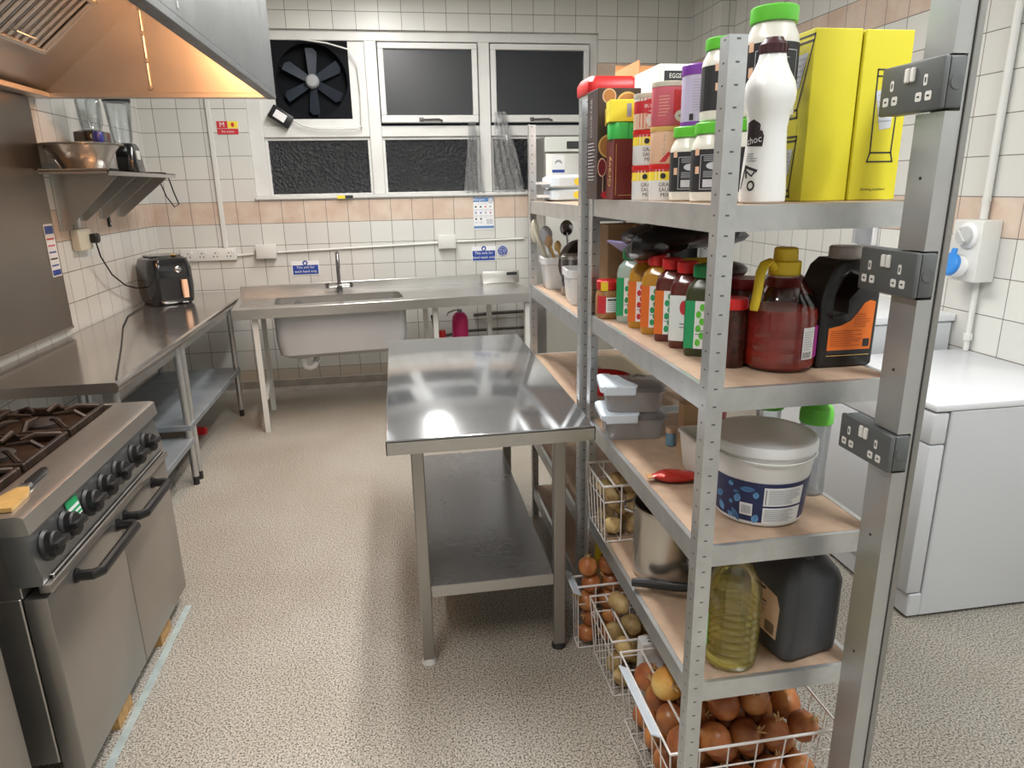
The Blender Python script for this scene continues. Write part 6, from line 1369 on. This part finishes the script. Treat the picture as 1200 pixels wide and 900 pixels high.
# ------------------------------------------------------------------ far bay
def flour(label, x, y, z, rz, seed, c2):
    t = thing('flour_bag', label, 'bag', (x, y, z), rz, 'flour bags on the far rack')
    mb = MB(plain('pale_bag', (0.60, 0.68, 0.74), 0.45) if 'pale_bag' not in MATS else MATS['pale_bag']); mb.rblock([(0.15, 0.075, 0.03, 0), (0.165, 0.085, 0.035, 0.008), (0.162, 0.084, 0.035, 0.042), (0.14, 0.07, 0.03, 0.052)], 6); mb.build('pouch', t)
    mb = MB(white); mb.prism([(-0.155, -0.05), (-0.155, 0.05), (-0.20, 0.035), (-0.21, -0.035)], 'xy', 0.016, 0.026); mb.build('folded_end', t)
    mb = MB(redp); fn = plane((0, -0.0856, 0), (1, 0, 0), (0, 0, 1)); mb.rect(-0.02, 0.13, 0.012, 0.040, fn); f2 = plane((0, -0.0862, 0), (1, 0, 0), (0, 0, 1)); mb.use(yellowl); mb.disc(-0.045, 0.025, 0.030, 0.017, f2, 16); mb.use(white_ink); mb.text('FLOUR', 0.017, f2, 0.05, 0.026); mb.use(c2); mb.disc(-0.045, 0.025, 0.010, 0.010, plane((0, -0.0868, 0), (1, 0, 0), (0, 0, 1)), 10); mb.build('print', t, smooth=0, fix=False)
flour('lower white flour bag with red and yellow print on the far rack', 0.80, 2.95, R1, 0.06, 1, darkwine)
flour('upper white flour bag with red and yellow print on the far rack', 0.795, 2.955, R1+0.0525, 0.14, 2, darkwine)
t = thing('red_lidded_tub', 'tall white tub with a flat red lid at the near end of the far rack', 'tub', (0.690, 2.285, R1))
mb = MB(offwhite); mb.rblock([(0.066, 0.066, 0.02, 0), (0.070, 0.070, 0.02, 0.01), (0.075, 0.075, 0.02, 0.335)], 6); mb.build('body', t)
mb = MB(red); mb.rblock([(0.078, 0.078, 0.02, 0.3355), (0.080, 0.080, 0.02, 0.340), (0.080, 0.080, 0.02, 0.368), (0.070, 0.070, 0.02, 0.385)], 6); mb.build('lid', t)
t = thing('cardboard_box', 'open cardboard box with raised orange flap on the top of the far rack', 'box', (0.900, 2.36, R1))
mb = MB(cardb); mb.box(-0.12, 0.108, -0.12, 0.12, 0, 0.36, 0.002, 1); mb.build('carton', t, smooth=0)
mb = MB(cardo); mb.prism([(-0.12, 0.116), (0.108, 0.116), (0.108, 0.12), (-0.12, 0.12)], 'xy', 0.3605, 0.455); mb.build('raised_flap', t, smooth=0)
mb = MB(cardo); mb.prism([(-0.12, 0.361), (-0.116, 0.361), (-0.117, 0.435), (-0.121, 0.435)], 'xz', -0.12, 0.12); mb.build('side_flap', t, smooth=0)

def bin_(name, label, x, y, z, hx, hy, h, mat=white):
    t = thing(name, label, 'bin', (x, y, z), -0.1, 'white bins on the far rack')
    mb = MB(mat); mb.rblock([(hx*0.84, hy*0.84, 0.02, 0), (hx*0.88, hy*0.88, 0.025, 0.01), (hx*0.97, hy*0.97, 0.025, h-0.03), (hx*1.03, hy*1.03, 0.028, h-0.028), (hx*1.04, hy*1.04, 0.028, h), (hx*0.95, hy*0.95, 0.025, h), (hx*0.84, hy*0.84, 0.022, 0.015)], 6); mb.build('body', t)
    mb = MB(white); mb.box(-0.045, 0.045, -hy*1.0, -hy*0.93, h*0.55, h*0.66, 0.006, 2); mb.build('grip', t); return t
bin_('utensil_bin', 'white plastic bin holding wooden spoons, at the sink end of the far rack', 0.738, 2.985, R2, 0.118, 0.080, 0.135)
bin_('utensil_bin', 'white plastic bin behind the post, nearer than the spoon bin', 0.715, 2.56, R2, 0.09, 0.085, 0.13)
def stick(name, label, p0, p1, r, mat, head=None, hm=None):
    t = thing(name, label, 'utensil', p0, world=True, group='utensils in the spoon bin')
    mb = MB(mat); mb.tube([p0, (Vector(p0)+Vector(p1))/2, p1], [r, r*0.9, r*0.8], 8); mb.build('handle', t)
    if head:
        mb = MB(hm or mat); mb.blob(p1, head, None, 0.03, 2, 16, 10); mb.build('head', t)
stick('spatula', 'long pale flat spatula leaning left out of the spoon bin', (0.690, 2.985, R2+0.012), (0.598, 3.02, R2+0.245), 0.012, creamcard, (0.02, 0.008, 0.05))
stick('wooden_spoon', 'wooden spoon leaning in the spoon bin', (0.715, 2.99, R2+0.012), (0.655, 2.99, R2+0.20), 0.007, woodl, (0.018, 0.008, 0.028), cardb)
stick('wooden_spoon', 'second wooden spoon with a dark edge in the spoon bin', (0.735, 2.965, R2+0.012), (0.690, 2.97, R2+0.18), 0.007, woodl, (0.016, 0.008, 0.024), woodl)
stick('slotted_turner', 'steel turner with a dark square head above the spoon bin', (0.755, 2.99, R2+0.012), (0.735, 2.995, R2+0.255), 0.006, dkchrome, (0.03, 0.006, 0.035), dkchrome)
stick('clear_ladle', 'pale clear ladle standing at the left of the spoon bin', (0.700, 3.015, R2+0.012), (0.650, 3.03, R2+0.225), 0.006, offwhite, (0.03, 0.012, 0.04), palegrey)
def rpan(label, x, y, z, r, tilt, rz, mat):
    t = thing('saucepan', label, 'pan', (x, y, z), 0, 'pans stacked on the far rack'); t.rotation_euler = (tilt, 0, rz)
    mb = MB(mat); mb.lathe([(r*0.9, 0), (r, 0.006), (r*1.02, 0.06), (r*0.98, 0.06), (r*0.95, 0.008), (0, 0.006)], 28); mb.build('body', t)
    mb = MB(black); mb.tube([(r*1.0, 0, 0.05), (r*1.5, 0, 0.055), (r*2.2, 0, 0.06)], [0.008, 0.01, 0.009], 8); mb.build('handle', t)
dkpan = plain('seasoned_pan', (0.085, 0.055, 0.045), 0.45, 0.4, noise=0.4)
rpan('brown pan base tilted on edge beside the spoons on the far rack', 0.76, 2.872, R2+0.108, 0.105, 1.45, 0.3, dkpan)
rpan('dark round pan leaning at the back of the far rack', 0.885, 2.795, R2+0.118, 0.112, 1.5, 0.15, dkpan)
rpan('steel saucepan lying behind the white bins on the far rack', 0.885, 2.60, R2+0.001, 0.085, 0.0, 1.2, dkchrome)
t = thing('steel_canister', 'steel canister standing between the two white bins', 'canister', (0.70, 2.755, R2))
mb = MB(dkchrome); mb.lathe([(0.042, 0), (0.044, 0.003), (0.044, 0.145), (0, 0.145)], 24); mb.build('body', t)
mb = MB(ss); mb.lathe([(0.046, 0.1455), (0.046, 0.158), (0.035, 0.166), (0, 0.168)], 24); mb.build('lid', t)
t = thing('brown_carton', 'tall brown cardboard carton with dark marks on the far rack', 'box', (0.785, 2.40, R2))
mb = MB(cardb); mb.box(-0.06, 0.06, -0.05, 0.05, 0, 0.30, 0.002, 1); mb.build('carton', t, smooth=0)
mb = MB(inkblack); fn = plane((0, -0.0506, 0), (1, 0, 0), (0, 0, 1))
for k in range(3): mb.line([(-0.055+0.03*k, 0.03), (-0.02+0.03*k, 0.10)], 0.008, fn)
mb.rect(-0.055, 0.055, 0.02, 0.028, fn); mb.use(creamcard); mb.rect(0.015, 0.05, 0.19, 0.25, fn); mb.build('print', t, smooth=0, fix=False)
t = thing('cream_carton', 'tall cream carton behind the peanut butter jar', 'box', (0.855, 2.27, R2), 0.15)
mb = MB(creamcard); mb.prism([(-0.045, -0.04), (0.05, -0.04), (0.05, 0.04), (-0.045, 0.04)], 'xy', 0, 0.23); mb.build('carton', t, smooth=0)
mb = MB(cardo); mb.box(-0.05, 0.0, -0.042, 0.042, 0.2305, 0.30, 0.002, 1); mb.build('flap', t, smooth=0)
t = thing('slim_case', 'black flat case standing at the back of the far rack near the squeezy bottles', 'case', (0.955, 2.30, R2))
mb = MB(plain('dark_charcoal', (0.018, 0.022, 0.026), 0.4)); mb.box(-0.045, 0.045, -0.085, 0.085, 0, 0.30, 0.008, 2); mb.build('shell', t)
mb = MB(black); mb.box(-0.03, 0.03, -0.095, -0.0855, 0.12, 0.18, 0.004, 1); mb.build('clasp', t)

t = thing('cake_ring', 'round red cake tin ring lying on the far rack shelf', 'cake ring', (0.755, 2.46, R3))
mb = MB(red); mb.lathe([(0.098, 0), (0.102, 0.0), (0.102, 0.048), (0.098, 0.048)], 40)
mb.bm.faces.ensure_lookup_table(); bmesh.ops.delete(mb.bm, geom=[f for f in mb.bm.faces if len(f.verts) > 4], context='FACES'); mb.lathe([(0.098, 0.048), (0.098, 0.0)], 40); bmesh.ops.delete(mb.bm, geom=[f for f in mb.bm.faces if len(f.verts) > 4], context='FACES'); mb.build('band', t)
mb = MB(dkred); mb.tube([(0.102*math.cos(a), 0.102*math.sin(a), 0.048) for a in [2*PI*i/40 for i in range(40)]], 0.003, 6, closed=True); mb.build('rolled_rim', t)
mb = MB(dkchrome); mb.box(-0.115, -0.102, -0.03, 0.0, 0.012, 0.034, 0.002, 1); mb.build('clasp', t)
t = thing('chopping_board', 'pale cream board lying at the back of the far rack shelf', 'chopping board', (0.905, 2.66, R3))
mb = MB(plain('pale_cream_board', (0.60, 0.52, 0.38), 0.5)); mb.rblock([(0.095, 0.22, 0.04, 0), (0.098, 0.225, 0.042, 0.004), (0.098, 0.225, 0.042, 0.018), (0.095, 0.22, 0.04, 0.022)], 7); mb.build('slab', t)
mb = MB(dkpan); mb.tube([(-0.03, -0.15, 0.024), (0.0, -0.15, 0.03), (0.03, -0.15, 0.024)], 0.005, 8); mb.build('grip', t)
t = thing('marker_pen', 'black marker lying near the edge of the far rack shelf', 'pen', (0.645, 2.275, R3), 0.9)
mb = MB(black); mb.tube([(-0.05, 0, 0.009), (0.03, 0, 0.009)], 0.0085, 10); mb.build('barrel', t)
mb = MB(greyprint); mb.tube([(0.031, 0, 0.009), (0.06, 0, 0.009)], 0.0095, 10); mb.build('cap', t)
t = thing('yellow_food_bag', 'yellow snack bag on the lowest shelf of the far rack', 'bag', (0.755, 2.345, R5+0.001))
mb = MB(yellowp); mb.rblock([(0.07, 0.05, 0.02, 0), (0.09, 0.065, 0.03, 0.03), (0.085, 0.055, 0.03, 0.15), (0.075, 0.012, 0.01, 0.20)], 6); mb.build('pouch', t)
mb = MB(brownbox); fn = plane((-0.0906, 0, 0), (0, -1, 0), (0, 0, 1)); mb.disc(0, 0.07, 0.03, 0.04, fn, 14); ff = plane((0, -0.0666, 0), (1, 0, 0), (0, 0, 1)); mb.disc(-0.02, 0.05, 0.035, 0.025, ff, 14); mb.build('print', t, smooth=0, fix=False)
t = thing('clear_food_bag', 'crumpled clear bag behind the yellow snack bag', 'bag', (0.80, 2.55, R5+0.001))
mb = MB(hazep); mb.blob((0, 0, 0.11), (0.10, 0.10, 0.108), None, 0.16, 5, 22, 14); mb.build('pouch', t)
mb = MB(woodl); mb.blob((0, 0, 0.06), (0.07, 0.07, 0.05), None, 0.1, 8, 16, 10); mb.build('contents', t)
